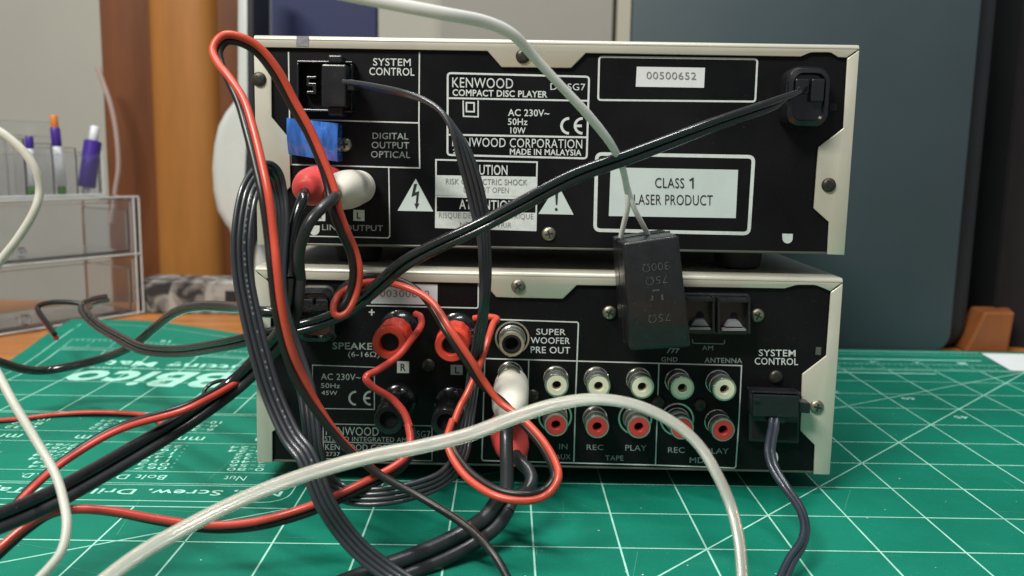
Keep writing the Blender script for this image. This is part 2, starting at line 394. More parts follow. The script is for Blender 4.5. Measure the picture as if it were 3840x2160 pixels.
mb.build('scale_print', None, cm)

mb = MB(); rnd = random.Random(11)
for k in range(90):
    c, r = rnd.uniform(-9, 10), rnd.uniform(-3, 7); a = rnd.choice((0, pi / 2, rnd.uniform(0, pi))) + rnd.gauss(0, .06); L_ = rnd.uniform(.15, 1.4)
    gline(mb, c, r, c + L_ * cos(a), r + L_ * sin(a), rnd.uniform(.07, .16))
mb.build('knife_marks', M['matfaint'], cm)
mb = MB()
for k in range(120):
    p = G(rnd.uniform(-9, 10), rnd.uniform(-3, 6)); q = rnd.uniform(.1, .3); a = rnd.uniform(0, 6)
    mb.add([p + Vector((q * cos(a + t) * (1 if t % 2 else 1.8), q * sin(a + t), .06 + .002 * k % .05)) for t in (0, 1.5, 3, 4.5)], [(0, 1, 2, 3)])
mb.build('lint_specks', M['paper'], cm)

# ================================================================== THE TWO HI-FI UNITS
FN = (0, -1, 0)
def screw(parent, u, v, Y, r=2.35, m='screw', name='screw'):
    p = PY(u, v, Y); b = MB().use(M[m])
    b.lathe((p.x, Y, p.z), FN, [(0, r), (0.35, r), (0.8, r * .86), (1.1, r * .6), (1.22, r * .25), (1.23, 0.02)], 24)
    b.use(M['ink']); a = random.random() * 1.5
    for k in range(2):
        c, s = cos(a + k * pi / 2), sin(a + k * pi / 2); q = []
        for dx, dz in ((-.55 * r, -.13 * r), (.55 * r, -.13 * r), (.55 * r, .13 * r), (-.55 * r, .13 * r)): q.append(Vector((p.x + dx * c - dz * s, Y - 1.245 - .01 * k, p.z + dx * s + dz * c)))
        b.prism(q, (0, 0.4, 0))
    return b.build(name, None, parent, smooth=True)
def jack(parent, u, v, Yp, ins, ring=False, rb=4.05, L=10.0, rin=3.4, hole=1.5, name='rca_socket'):
    p = PY(u, v, Yp - L); b = MB()
    prof = [(0, rb + .25), (.5, rb + .2), (.6, rb)]
    prof += [(L * .55, rb), (L * .56, rb * .93), (L * .62, rb * .93), (L * .63, rb), (L - .4, rb), (L, rb - .25), (L, rin)]
    b.lathe((p.x, Yp, p.z), FN, prof + [(L - .6, rin - .01), (1.2, rin - .01)], 36)
    o = b.build(name, M['nickel'], parent, smooth=True)
    if ring:
        rg = MB(); stroke(rg, [Vector((p.x + 5.5 * cos(k * pi / 24), Yp, p.z + 5.5 * sin(k * pi / 24))) for k in range(48)], .6, FN, True); rg.build('rim_ring', M['nickel'], o)
    c = MB().use(M[ins]); c.lathe((p.x, Yp, p.z), FN, [(1, rin - .03), (L - .1, rin - .03), (L + .05, rin - .12), (L + .05, hole + .15), (L - .1, hole), (L - 5, hole * .9)], 36)
    c.build('insulator', None, o, smooth=True)
    d = MB().lathe((p.x, Yp, p.z), FN, [(L - 5.2, .02), (L - 3.2, hole * .93)], 24)
    d.build('contact', M['dark'], o)
    return o
def relief(parent, u, v, Yp, wpx, hpx, name='strain_relief'):
    def cap(r, dz, Y, n=6):
        c = PY(u, v, Yp - 6); out = []; h = dz + r; rc = r * .62
        for a0, sx, sz in ((0, 1, 1), (90, -1, 1), (180, -1, -1), (270, 1, -1)):
            for k in range(n + 1): a = radians(a0 + 90 * k / n); out.append(Vector((c.x + sx * (r - rc) + rc * cos(a), Y, c.z + sz * (h - rc) + rc * sin(a))))
        return out
    s = (Yp - 6 - CAM.y) / FPX; r = wpx * s / 2; dz = hpx * s / 2 - r
    b = MB(); L = [cap(r, dz, Yp), cap(r, dz, Yp - 5.5), cap(r - .8, dz, Yp - 7.5), cap(r - 2.1, dz, Yp - 8), cap(r - 2.4, dz - .3, Yp - 6.4)]
    n = len(L[0]); vs = sum(L, []); fs = [(i * n + k, i * n + (k + 1) % n, (i + 1) * n + (k + 1) % n, (i + 1) * n + k) for i in range(len(L) - 1) for k in range(n)]
    fs.append(tuple(range((len(L) - 1) * n, len(L) * n))); b.add(vs, fs)
    o = b.build(name, M['gloss'], parent, smooth=True)
    c = PY(u, v, Yp - 6)
    MB().box(c.x + .4, c.x + r - 2.6, Yp - 8.6, Yp - 6.2, c.z - dz * .55, c.z + dz + r * .45).box(c.x - r + 2.6, c.x - .2, Yp - 8.4, Yp - 6.2, c.z + dz * .4, c.z + dz + r * .45).build('clamp', M['gloss'], o, bevel=.5)
    return o
def pl(pts, Y): return [PY(u, v, Y) for u, v in pts]
def rrect(pts, Y, rad):
    """rounded outline through four px corners"""
    P = pl(pts, Y); out = []
    for i in range(4):
        a, c, b = P[i - 1], P[i], P[(i + 1) % 4]; d1 = (a - c).normalized(); d2 = (b - c).normalized()
        for k in range(5):
            t = k / 4; q = (c + d1 * rad) * (1 - t) ** 2 + c * 2 * t * (1 - t) + (c + d2 * rad) * t * t; out.append(q)
    return out
class Printer:
    def __init__(s, Yp): s.Y = Yp; s.mb = MB(); s.k = 'print'
    def use(s, k): s.k = k; s.mb.use(M[k]); INK[0] = 0.09 if k in ('ink', 'greyink') else 0.0; return s
    def done(s, name, parent): INK[0] = 0.0; o = s.mb.build(name, None, parent); s.mb = MB(); s.use(s.k); return o
    def line(s, pts, wd=.42, closed=False): stroke(s.mb, pl(pts, s.Y), wd, FN, closed)
    def rr(s, pts, rad=1.2, wd=.5): stroke(s.mb, rrect(pts, s.Y, rad), wd, FN, True)
    def quad(s, pts): fill(s.mb, pl(pts, s.Y), FN)
    def text(s, t, x0, y0, x1, y1, bold=0.0, sl=0.016):
        xm = (x0 + x1) / 2; k = sl
        text(s.mb, t, PY(x0, y1 - k * (xm - x0), s.Y), PY(x1, y1 + k * (x1 - xm), s.Y), PY(x0, y0 - k * (xm - x0), s.Y), FN, bold)
def ce(pr, x0, y0, x1, y1):
    h = y1 - y0; r = h / 2; cy = (y0 + y1) / 2
    for i, cx in enumerate((x0 + r * .95, x1)):
        arc = [(cx + r * .9 * cos(radians(a)), cy - r * .9 * sin(radians(a))) for a in range(88, 280, 14)]
        pr.line(arc, h * .15 / 11.2)
        if i: pr.line([(cx - r * .88, cy), (cx - r * .08, cy)], h * .15 / 11.2)

def unit(root, Y0, top, bot_, lipT, lipL, lipR, depth):
    """cover with bent-in lips, black back panel, chassis, feet. top / bot_: px corner pairs"""
    tl, tr = (PY(*p, Y0) for p in top); bl, br = (PY(*p, Y0) for p in bot_)
    b = MB()
    R = 1.5; prof = [(0.0, -R)] + [(R - R * cos(a), -R + R * sin(a)) for a in (pi / 8, pi / 4, 3 * pi / 8)] + [(R, 0.0), (depth, 0.0), (depth, -.9), (R, -.9), (.9, -R)]
    vs = []
    for e, sg in ((tl, 1), (tr, -1)):
        for y, z in prof: vs.append(Vector((e.x, Y0 + y, e.z + z)))
    n = len(prof); b.add(vs, [tuple(range(n)), tuple(range(2 * n - 1, n - 1, -1))] + [(i, (i + 1) % n, (i + 1) % n + n, i + n) for i in range(n)])
    up = [Vector((tl.x + .5, Y0, tl.z - R)), Vector((tr.x - .5, Y0, tr.z - R))]
    b.prism(up + pl(lipT, Y0), (0, .8, 0))
    # side lips and side sheets
    b.prism([Vector((bl.x, Y0, bl.z)), Vector((tl.x, Y0, tl.z - R - .25))] + pl(lipL, Y0), (0, .8, 0))
    b.prism([Vector((br.x, Y0, br.z)), Vector((tr.x, Y0, tr.z - R - .25))] + pl(lipR, Y0), (0, .8, 0))
    zb = min(bl.z, br.z)
    for e0, e1, sg in ((bl, tl, 1), (br, tr, -1)):
        q = [Vector((e0.x + .05 * sg, Y0 + .85, e0.z + .1)), Vector((e0.x + .9 * sg, Y0 + .85, e0.z + .1)), Vector((e1.x + .9 * sg, Y0 + .85, e1.z - R)), Vector((e1.x + .05 * sg, Y0 + .85, e1.z - R))]
        b.prism(q, (0, depth - 1, 0))
    b.build('cover', M['champagne'], root, bevel=.28, seg=2, smooth=True)
    Yp = Y0 + 1.2
    a = [Vector((bl.x + 1.3, Yp, bl.z + 1.0)), Vector((br.x - 1.3, Yp, br.z + 1.0)), Vector((tr.x - 1.4, Yp, tr.z - 2.2)), Vector((tl.x + 1.4, Yp, tl.z - 2.2))]
    MB().prism(a, (0, 1.0, 0)).build('back_panel', M['panel'], root)
    a = [p + Vector((0, 1.3, 0)) for p in a]; a[2].z -= 2; a[3].z -= 2
    MB().prism(a, (0, depth - 8, 0)).build('chassis', M['dark'], root)
    fl = [Vector((bl.x + 1.3, Yp - .25, bl.z + .1)), Vector((br.x - 1.3, Yp - .25, br.z + .1)), Vector((br.x - 1.3, Yp - .25, br.z + .95)), Vector((bl.x + 1.3, Yp - .25, bl.z + .95))]
    MB().prism(fl, (0, 9, 0)).build('bottom_flange', M['chassis'], root, bevel=.35, smooth=True)
    return Yp, (tl, tr, bl, br)
def foot(root, x, y, z0, z1, r=8):
    MB().lathe((x, y, z0), (0, 0, 1), [(0, r * .9), (.6, r), (z1 - z0, r * 1.08)], 32).build('foot', M['rubber'], root, smooth=True)

# ---- disc player (upper)
CDP = thing('disc_player', (98, 100, 82), 'disc player on top of the stack, black back with white laser warning plate', 'disc player')
Yp, cor = unit(CDP, 0.0, [(950, 130), (3225, 167)], [(965, 920), (3167, 957)],
    [(3176, 216), (3144, 214), (3118, 198), (3104, 196), (3050, 196), (3037, 198), (3003, 212), (2197, 199), (2142, 255), (1881, 252), (1828, 191), (991, 177)],
    [(993, 180), (1016, 202), (1018, 440), (1085, 520), (1089, 700), (1024, 770), (1002, 780), (1002, 918)],
    [(3178, 219), (3163, 481), (3069, 553), (3052, 782), (3109, 833), (3103, 954)], 215)
for x in (30, 166):
    foot(CDP, x, 22, 75.2, 82.2); foot(CDP, x, 190, 75.2, 82.2)
for u, v, y, m in ((1961, 211, 0, 'screwdark'), (3107, 694, 0, 'screwdark'), (972, 297, 0, 'screwdark'), (2058, 877, Yp, 'screw'), (1293, 542, Yp, 'screw')): screw(CDP, u, v, y, m=m)
MB().prism(pl([(1112, 135), (1158, 136), (1157, 174), (1110, 173)], -.15), (0, .1, 0)).build('tape_patch', M['tape'], CDP)
pr = Printer(Yp)
pr.use('print')
pr.line([(1082, 195), (1086, 440), (1092, 617), (1574, 630), (1571, 461), (1573, 196)]); pr.line([(1086, 447), (1571, 461)])
pr.line([(1458, 628), (1462, 884), (1456, 892), (1146, 885), (1090, 884)], .36)
pr.text('SYSTEM', 1399, 219, 1540, 247, .007); pr.text('CONTROL', 1385, 254, 1554, 283, .007)
pr.use('dimprint'); pr.text('DIGITAL', 1397, 498, 1531, 522, .007); pr.text('OUTPUT', 1394, 532, 1534, 557, .007); pr.text('OPTICAL', 1391, 567, 1538, 592, .007)
pr.text('LINE OUTPUT', 1208, 843, 1436, 865, .01)
pr.use('print')
for u in (1199, 1346): pr.quad([(u - 21, 787), (u + 21, 788), (u + 21, 829), (u - 21, 828)])
pr.use('ink'); pr.text('R', 1190, 794, 1208, 820, .02); pr.text('L', 1338, 795, 1353, 820, .02)
pr.done('socket_lettering', CDP)
pr.use('print')
pr.rr([(1679, 274), (2209, 288), (2200, 594), (1678, 581)], 1.1, .62)
pr.line([(1681, 368), (2205, 378)], .55); pr.line([(1680, 505), (2201, 515)], .6)
pr.text('KENWOOD', 1696, 292, 1924, 330, .0, .02); pr.text('DP-SG7', 2064, 313, 2195, 338, .0); pr.text('COMPACT DISC PLAYER', 1697, 338, 2052, 363, .02, .02)
pr.line([(1737, 377), (1737, 394), (1738, 436), (1793, 438), (1793, 377)], .42); pr.line([(1749, 385), (1778, 386), (1778, 419), (1749, 418)], .5, True)
pr.text('AC 230V~', 1905, 410, 2060, 436, .01); pr.text('50Hz', 1905, 444, 1978, 469, .01); pr.text('10W', 1914, 477, 1971, 501, .01)
ce(pr, 2104, 441, 2184, 503)
pr.text('KENWOOD CORPORATION', 1696, 519, 2183, 553, .0, .018); pr.text('2737', 1698, 560, 1768, 576, .01); pr.text('MADE IN MALAYSIA', 1912, 559, 2180, 582, .02)
pr.done('rating_print', CDP)
pr.rr([(2247, 213), (2840, 222), (2832, 381), (2243, 375)], 1.0, .6)
pr.rr([(2238, 577), (2826, 588), (2808, 876), (2231, 863)], 1.8, 1.15)
pr.done('label_frames', CDP)
# warning blocks
pr.line([(1635, 599), (2014, 608), (2011, 742), (1635, 729)], .5, True); pr.line([(1635, 736), (2012, 746), (2009, 864), (1634, 852)], .5, True)
pr.quad([(1637, 657), (2013, 663), (2011, 738), (1637, 728)]); pr.quad([(1637, 793), (2010, 798), (2008, 862), (1636, 852)])
pr.text('CAUTION', 1749, 618, 1903, 656, .01, .018); pr.text('ATTENTION', 1722, 750, 1930, 786, .01, .018)
pr.use('greyink'); pr.text('RISK OF ELECTRIC SHOCK', 1672, 671, 1977, 693, .0, .014); pr.text('DO NOT OPEN', 1739, 702, 1908, 723, .0, .014)
pr.text('RISQUE DE CHOC ELECTRIQUE', 1646, 799, 2000, 824, .0, .014); pr.text('NE PAS OUVRIR', 1725, 833, 1918, 853, .0, .014)
pr.done('warning_print', CDP)
pr.use('plate'); pr.quad([(1559, 670), (1625, 793), (1491, 790)])
pr.use('ink'); pr.quad([(1553, 689), (1564, 690), (1556, 722), (1572, 716), (1567, 764), (1573, 762), (1562, 784), (1553, 762), (1559, 764), (1562, 730), (1543, 738)]); pr.done('warning_triangle', CDP)
pr.use('plate'); pr.quad([(2091, 690), (2151, 805), (2019, 802)])
pr.use('ink'); pr.quad([(2081, 704), (2094, 704), (2090, 768), (2084, 768)]); pr.quad([(2086 + 6 * cos(k), 785 + 6 * sin(k)) for k in (0, 1, 2, 3, 4, 5)]); pr.done('warning_triangle', CDP)
pr.use('print')
for u, v in ((1179, 860), (2953, 891)): pr.quad([(u - 20, v - 15), (u + 20, v - 14)] + [(u + 20 * cos(k * .35), v + 22 * sin(k * .35)) for k in range(1, 9)]); pr.done('painted_lit_hole', CDP)  # white patches paint the light seen in the panel holes
def sticker(root, pts, Y, name, m, items):
    b = MB().use(M[m]); q = pl(pts, Y - .12); b.prism(q, (0, .1, 0)); o = b.build(name, None, root)
    p2 = Printer(Y - .13); p2.use(items[0])
    for it in items[1:]: p2.text(*it)
    p2.done('lettering', o); return o
sticker(CDP, [(2388, 250), (2644, 254), (2640, 329), (2384, 325)], Yp, 'serial_sticker', 'sticker', ['greyink', ('00500652', 2424, 270, 2610, 297, -.005)])
sticker(CDP, [(2290, 628), (2768, 637), (2759, 818), (2283, 810)], Yp, 'laser_plate', 'plate', ['ink', ('CLASS', 2456, 667, 2565, 705, 0, .012), ('LASER PRODUCT', 2377, 730, 2672, 769, 0, .012)])
pr.use('ink'); pr.Y = Yp - .16; pr.line([(2585, 677), (2598, 669), (2598, 707)], .5); pr.done('lettering', CDP)
relief(CDP, 3026, 366, Yp, 165, 222)
for u, v in ((3124, 402),):
    MB().prism(pl([(u - 14, v - 14), (u + 14, v - 14), (u + 14, v + 14), (u - 14, v + 14)], Yp - .3), (0, .25, 0)).build('panel_slot', M['dark'], CDP)
# system control socket and its moulded frame
b = MB()
for q in ([(1112, 226), (1322, 229), (1322, 238), (1112, 235)], [(1112, 407), (1320, 412), (1320, 422), (1112, 417)], [(1112, 236), (1120, 236), (1120, 406), (1112, 406)], [(1314, 239), (1322, 239), (1320, 411), (1312, 411)]): b.prism(pl(q, Yp - 5), (0, 4.9, 0))
b.prism(pl([(1148, 285), (1187, 285), (1187, 296), (1160, 297), (1160, 310), (1187, 311), (1187, 353), (1148, 353), (1148, 341), (1172, 340), (1172, 325), (1148, 324)], Yp - 3), (0, 2.9, 0))
b.build('control_socket', M['greyplastic'] if False else M['satin'], CDP, bevel=.3)
# blue dust cap over the optical output
b = MB(); q = pl([(1075, 442), (1268, 463), (1266, 606), (1082, 578)], Yp - 7); n = 12; vs = []; fs = []
for j in range(n + 1):
    for i in range(n + 1):
        s_, t_ = i / n, j / n; p = (q[0] * (1 - s_) + q[1] * s_) * (1 - t_) + (q[3] * (1 - s_) + q[2] * s_) * t_
        vs.append(p + Vector((0, -1.4 * abs(sin(s_ * 9 + .8 * sin(t_ * 3))) * sin(pi * min(1, s_ * 1.02)) - 1.0 * sin(pi * t_), 0)))
for j in range(n):
    for i in range(n): a = j * (n + 1) + i; fs.append((a, a + 1, a + n + 2, a + n + 1))
b.add(vs, fs); edge = [vs[i] for i in range(n + 1)] + [vs[j * (n + 1) + n] for j in range(1, n + 1)] + [vs[n * (n + 1) + i] for i in range(n - 1, -1, -1)] + [vs[j * (n + 1)] for j in range(n - 1, 0, -1)]
m_ = len(edge); b.add(edge + [Vector((p.x, Yp - .2, p.z)) for p in edge], [(i, (i + 1) % m_, (i + 1) % m_ + m_, i + m_) for i in range(m_)])
b.build('optical_cover', M['blue'], CDP, smooth=True)

# ---- amplifier (lower)
YA = -2.9
AMP = thing('amplifier', (98, 100, 0), 'amplifier at the bottom of the stack, black back with rows of red and white sockets', 'amplifier')
Ya, cor = unit(AMP, YA, [(955, 999), (3163, 1044)], [(964, 1735), (3112, 1781)],
    [(3114, 1093), (3092, 1082), (3062, 1071), (3050, 1069), (2995, 1069), (2981, 1071), (2943, 1082), (2163, 1070), (2111, 1121), (1861, 1115), (1815, 1063), (995, 1045)],
    [(997, 1048), (1016, 1070), (1014, 1290), (1007, 1494 - 90), (1007, 1494), (1057, 1584), (1050, 1600), (1021, 1620), (1021, 1734)],
    [(3116, 1096), (3099, 1334), (3009, 1403), (3001, 1615), (3056, 1670), (3052, 1779)], 215)
for x in (34, 162):
    foot(AMP, x, 22, 0.0, 7.2); foot(AMP, x, 190, 0.0, 7.2)
for u, v, y, m in ((1943, 1073, YA, 'screw'), (3062, 1525, YA, 'screw'), (2285, 1172, Ya, 'screw'), (2840, 1183, Ya, 'screw'), (2909, 1413, Ya, 'screwdark'), (2625, 1518, Ya, 'screwdark'), (2469, 1508, Ya, 'screwdark'), (1997, 1484, Ya, 'screwdark'), (1607, 1370, Ya, 'screwdark')): screw(AMP, u, v, y, m=m)
pr = Printer(Ya).use('print')
pr.line([(1280, 1144), (1788, 1155), (1793, 1150), (1794, 1064)], .42)
pr.line([(1383, 1170), (1405, 1171)], .5); pr.line([(1394, 1159), (1394, 1183)], .5)
pr.text('SUPER', 2011, 1233, 2121, 1256, .007); pr.text('WOOFER', 1990, 1265, 2137, 1289, .007); pr.text('PRE OUT', 1990, 1300, 2138, 1325, .007)
pr.text('SYSTEM', 2845, 1311, 2983, 1336, .007); pr.text('CONTROL', 2830, 1342, 2992, 1368, .007)
pr.quad([(1489, 1354), (1534, 1355), (1534, 1399), (1489, 1398)])
pr.line([(1876, 1198), (2164, 1208), (2169, 1213), (2158, 1500), (2152, 1730)], .42)
pr.line([(1807, 1344), (2781, 1371), (2772, 1560), (2759, 1750), (2754, 1755), (2458, 1744), (1812, 1727), (1807, 1720), (1818, 1344)], .42)
pr.line([(1983, 1350), (1974, 1731)], .36); pr.line([(2471, 1364), (2458, 1743)], .38)
pr.quad([(2908 + 10 * cos(k * .5), 1717 + 22 * sin(k * .5)) for k in range(13)])  # bright hole painted as a white patch
pr.done('socket_frames', AMP)
pr.use('dimprint')
pr.text('SPEAKERS', 1247, 1285, 1445, 1311, .015); pr.text('(6-16\u03a9)', 1305, 1318, 1424, 1344, .01)
pr.quad([(1690, 1368), (1735, 1369), (1735, 1406), (1690, 1405)])
pr.done('speaker_lettering', AMP)
pr.line([(1172, 1369), (1404, 1377), (1404, 1535), (1172, 1531)], .34, True)
pr.text('AC 230V~', 1204, 1401, 1352, 1425, .0); pr.text('50Hz', 1204, 1437, 1275, 1455, .0); pr.text('45W', 1206, 1465, 1265, 1481, .0); ce(pr, 1309, 1466, 1390, 1520)
pr.line([(1212, 1589), (1620, 1597), (1620, 1728), (1216, 1720), (1212, 1716)], .34, True); pr.line([(1212, 1657), (1620, 1666)], .34)
pr.text('KENWOOD', 1222, 1601, 1420, 1633, .0); pr.text('A-SG7', 1530, 1615, 1614, 1640, .0); pr.text('STEREO INTEGRATED AMPLIFIER', 1218, 1639, 1610, 1656, .0)
pr.text('KENWOOD CORPORATION', 1220, 1667, 1606, 1690, .0); pr.text('2737', 1222, 1695, 1275, 1710, .0)
pr.done('rating_print', AMP)
pr.text('IN', 2097, 1664, 2128, 1684, .0); pr.text('AUX', 2083, 1703, 2140, 1722, .0); pr.text('REC', 2200, 1667, 2263, 1687, .0); pr.text('TAPE', 2270, 1708, 2338, 1727, .0)
pr.text('PLAY', 2345, 1669, 2424, 1690, .0); pr.text('REC', 2505, 1677, 2567, 1698, .0); pr.text('PLAY', 2648, 1681, 2732, 1701, .0); pr.text('MD', 2586, 1715, 2640, 1736, .01)
pr.text('GND', 2480, 1339, 2541, 1356, .01); pr.text('AM', 2633, 1296, 2674, 1313, .0); pr.text('ANTENNA', 2642, 1342, 2783, 1361, .01)
for k in range(3): pr.line([(2512 + 16 * k, 1308), (2502 + 16 * k, 1324)], .4)
pr.line([(2510, 1307), (2548, 1308)], .3)
pr.line([(2597, 1272), (2597, 1283), (2602, 1287), (2712, 1290), (2717, 1286), (2717, 1275)], .25)
pr.use('ink'); pr.text('R', 1502, 1363, 1522, 1391, .02)
pr.text('L', 1706, 1375, 1722, 1400, .02)
pr.done('socket_lettering', AMP)
sticker(AMP, [(1392, 1062), (1641, 1066), (1640, 1143), (1391, 1138)], Ya, 'serial_sticker', 'sticker', ['greyink', ('00300662', 1425, 1088, 1612, 1114, -.005)])
relief(AMP, 1186, 1180, Ya, 165, 222)
MB().prism(pl([(3060, 1302), (3080, 1302), (3078, 1332), (3058, 1330)], Ya - .3), (0, .25, 0)).build('panel_slot', M['chassis'], AMP)
# row of sockets
for i, (u, v) in enumerate(((2088, 1446), (2245, 1449), (2409, 1452), (2559, 1456), (2717, 1461))): jack(AMP, u, v, Ya, 'whiteins')
for i, (u, v) in enumerate(((2085, 1594), (2240, 1601), (2396, 1602), (2558, 1606), (2712, 1613))): jack(AMP, u, v, Ya, 'redins', ring=i in (0, 2, 3))
jack(AMP, 1919, 1291, Ya, 'dark', rb=4.3, rin=3.2, hole=2.2, ring=True, name='subwoofer_socket')
jack(AMP, 1912, 1425, Ya, 'whiteins', L=9); jack(AMP, 1912, 1575, Ya, 'redins', L=9)
# binding posts
def post(u, v, body, r, L):
    p = PY(u, v, Ya - L)
    b = MB().use(M['gloss']); b.lathe((p.x, Ya, p.z), FN, [(0, r + 1.2), (2.0, r + 1.0), (2.4, r + .3), (4.5, r * .75), (L * .40, r * .7)], 36)
    o = b.build('binding_post', None, AMP, smooth=True)
    b = MB(); b.lathe((p.x, Ya, p.z), FN, [(L * .38, r * .8), (L * .40, r), (L * .80, r)], 48, 0.016, 1)
    b.lathe((p.x, Ya, p.z), FN, [(L * .795, r * .99), (L - .5, r * .97), (L, r * .9), (L, r * .60), (L - .4, r * .54), (L * .55, r * .52)], 48)
    b.build('screw_cap', M[body], o, smooth=True)
    MB().lathe((p.x, Ya, p.z), FN, [(L * .5, .05), (L - 2.2, r * .525)], 32).build('bore', M['dark'], o)
post(1459, 1287, 'redpost', 5.5, 24); post(1693, 1297, 'redpost', 5.4, 24)
post(1457, 1576, 'gloss', 4.9, 23); post(1672, 1586, 'gloss', 4.9, 23)
# antenna terminals
b = MB(); b.prism(pl([(2420, 1096), (2812, 1104), (2802, 1258), (2420, 1250)], Ya - 3.5), (0, 3.4, 0)); o = b.build('antenna_terminal', M['satin'], AMP, bevel=.5)
for u0, u1, d in ((2440, 2542, -5), (2578, 2672, 0), (2700, 2806, 4)):
    cx = (u0 + u1) / 2
    b = MB().use(M['satin'])
    b.prism(pl([(u0, 1118 + d), (u1, 1118 + d), (u1, 1130 + d), (u0, 1130 + d)], Ya - 8), (0, 4.4, 0)); b.prism(pl([(u0, 1232 + d), (u1, 1232 + d), (u1, 1246 + d), (u0, 1246 + d)], Ya - 7), (0, 3.4, 0))
    b.prism(pl([(u0 - 8, 1112 + d), (u0, 1112 + d), (u0, 1248 + d), (u0 - 8, 1248 + d)], Ya - 7.5), (0, 3.9, 0)); b.prism(pl([(u1, 1112 + d), (u1 + 8, 1112 + d), (u1 + 8, 1248 + d), (u1, 1248 + d)], Ya - 7.5), (0, 3.9, 0))
    b.use(M['greyplastic'])
    b.prism(pl([(cx - 34, 1221 + d), (cx - 20, 1201 + d), (cx - 12, 1197 + d), (cx + 12, 1197 + d), (cx + 20, 1201 + d), (cx + 34, 1222 + d)], Ya - 6), (0, 2.4, 0))
    b.prism(pl([(u0 + 8, 1230 + d), (u1 - 8, 1230 + d), (u1 - 8, 1237 + d), (u0 + 8, 1237 + d)], Ya - 7.6), (0, 3.9, 0))
    b.use(M['dark']); b.prism(pl([(cx + 15 * cos(k * .6), 1184 + d + 17 * sin(k * .6)) for k in range(10)], Ya - 3.62), (0, .1, 0))
    b.build('push_terminal', None, o, bevel=.25)
# control socket
b = MB(); b.prism(pl([(2812, 1462), (3003, 1470), (2996, 1664), (2808, 1656)], Ya - 3), (0, 2.9, 0)); o = b.build('control_socket', M['satin'], AMP, bevel=.4)
MB().prism(pl([(2822, 1580), (2990, 1586), (2988, 1652), (2820, 1646)], Ya - 3.1), (0, .08, 0)).build('socket_opening', M['dark'], o)

# ================================================================== CABLES
# clear twin lead with its adapter box
AD = thing('antenna_adapter', PY(2460, 1100, -20), 'black box antenna adapter hanging on a pale clear twin lead before the amplifier', 'antenna adapter')
Yb = -33
q = pl([(2335, 911), (2545, 881), (2592, 1302), (2364, 1316)], Yb); s = (Yb - CAM.y) / FPX
bk = [p + Vector((-.6, 26, -.3)) for p in q]
MB().hexa(q, bk).build('housing', M['satin'], AD, bevel=.9, seg=3, smooth=True)
cen = sum(q, Vector()) / 4; sm = [cen + (p - cen) * 1.012 + Vector((-.35, 14, -.17)) for p in q]
MB().hexa(sm, [p + Vector((0, .5, 0)) for p in sm]).build('lid_seam', M['gloss'], AD)
mb = MB().use(M['moulded'])
def adt(s, x0, y0, x1, y1):
    k = -.10; sh = .07
    w_ = x1 - x0; text(mb, s, PY(x1, y0 + k * w_, Yb), PY(x0, y0, Yb), PY(x1 + sh * (y1 - y0), y1 + k * w_, Yb), FN, -.012)
adt('300\u03a9', 2408, 991, 2506, 1022); adt('75\u03a9', 2420, 1040, 2502, 1070)
adt('75\u03a9', 2430, 1182, 2512, 1212)
for pts in ([(2446, 1090), (2473, 1087)], [(2440, 1125), (2446, 1124), (2447, 1108)], [(2482, 1104), (2484, 1122), (2488, 1122)]): stroke(mb, pl(pts, Yb), .5, FN)
mb.build('moulded_marks', None, AD)
fr = frames(route([(850, -18, -95, 75), (1000, 12, -90), (1120, 35, -85, 80), (1220, 55, -78), (1290, 87, -72, 60), (1345, 145, -65, 45), (1410, 215, -58, 40), (1480, 290, -50, 50), (1535, 360, -42, 40), (1565, 420, -34, 25), (1578, 478, -28, 30)]))
b = MB().use(M['lead']); tube(b, fr, 0, 1.5, 20, .84)
b.use(M['silver']); tube(b, fr, .80, .36, 8); tube(b, fr, -.80, .36, 8)
o = b.build('twin_lead', None, AD, smooth=True)
for pts in ([(1577, 470, -28.5), (1579, 520, -27), (1570, 560, -24), (1562, 596, -21)], [(1579, 470, -27.5), (1594, 520, -27), (1614, 560, -24), (1630, 590, -20)]):
    b = MB().use(M['lead']); f2 = frames(route(pts)); tube(b, f2, 0, .80); b.use(M['silver']); tube(b, f2, 0, .34, 8); b.build('split_wire', None, o, smooth=True)

def cable(name, label, pts, conductors, m, r, group=None, n=7, seg=14, ry=None, cat='cable', part='sheath'):
    fr = frames(route(pts, n)); mid = fr[len(fr) // 2][0]
    b = MB()
    k = conductors
    for i in range(k): tube(b, fr, (i - (k - 1) / 2) * r * 1.88, r, seg, ry)
    o = b.build(name, M[m], None, smooth=True, base=mid)
    tag(o, label, cat, group); return o, fr
# clear arching cable with metal cores
pts = [(240, 1478, -112, 62), (340, 1402, -106), (440, 1342, -101), (600, 1260, -95, 58), (760, 1197, -90), (920, 1151, -86, 60), (1060, 1123, -84), (1180, 1093, -82, 60), (1300, 1048, -80), (1400, 1017, -78, 50), (1500, 1004, -77, 40), (1600, 1019, -77, 35), (1690, 1061, -78), (1755, 1116, -80, 30), (1800, 1186, -84), (1838, 1271, -88, 30), (1860, 1361, -94), (1869, 1465, -100)]
fr = frames(route(pts)); T1 = thing('clear_cable', fr[0][0], 'thick clear twin cable arching across the front of the amplifier', 'cable')
b = MB(); tube(b, fr, 0, 1.95, 24, 1.12); b.build('clear_sheath', M['clear'], T1, smooth=True)
b = MB(); tube(b, fr, -.85, .52, 10); b.build('copper_core', M['copper'], T1, smooth=True)
b = MB(); tube(b, fr, .85, .52, 10); b.build('tinned_core', M['silver'], T1, smooth=True)
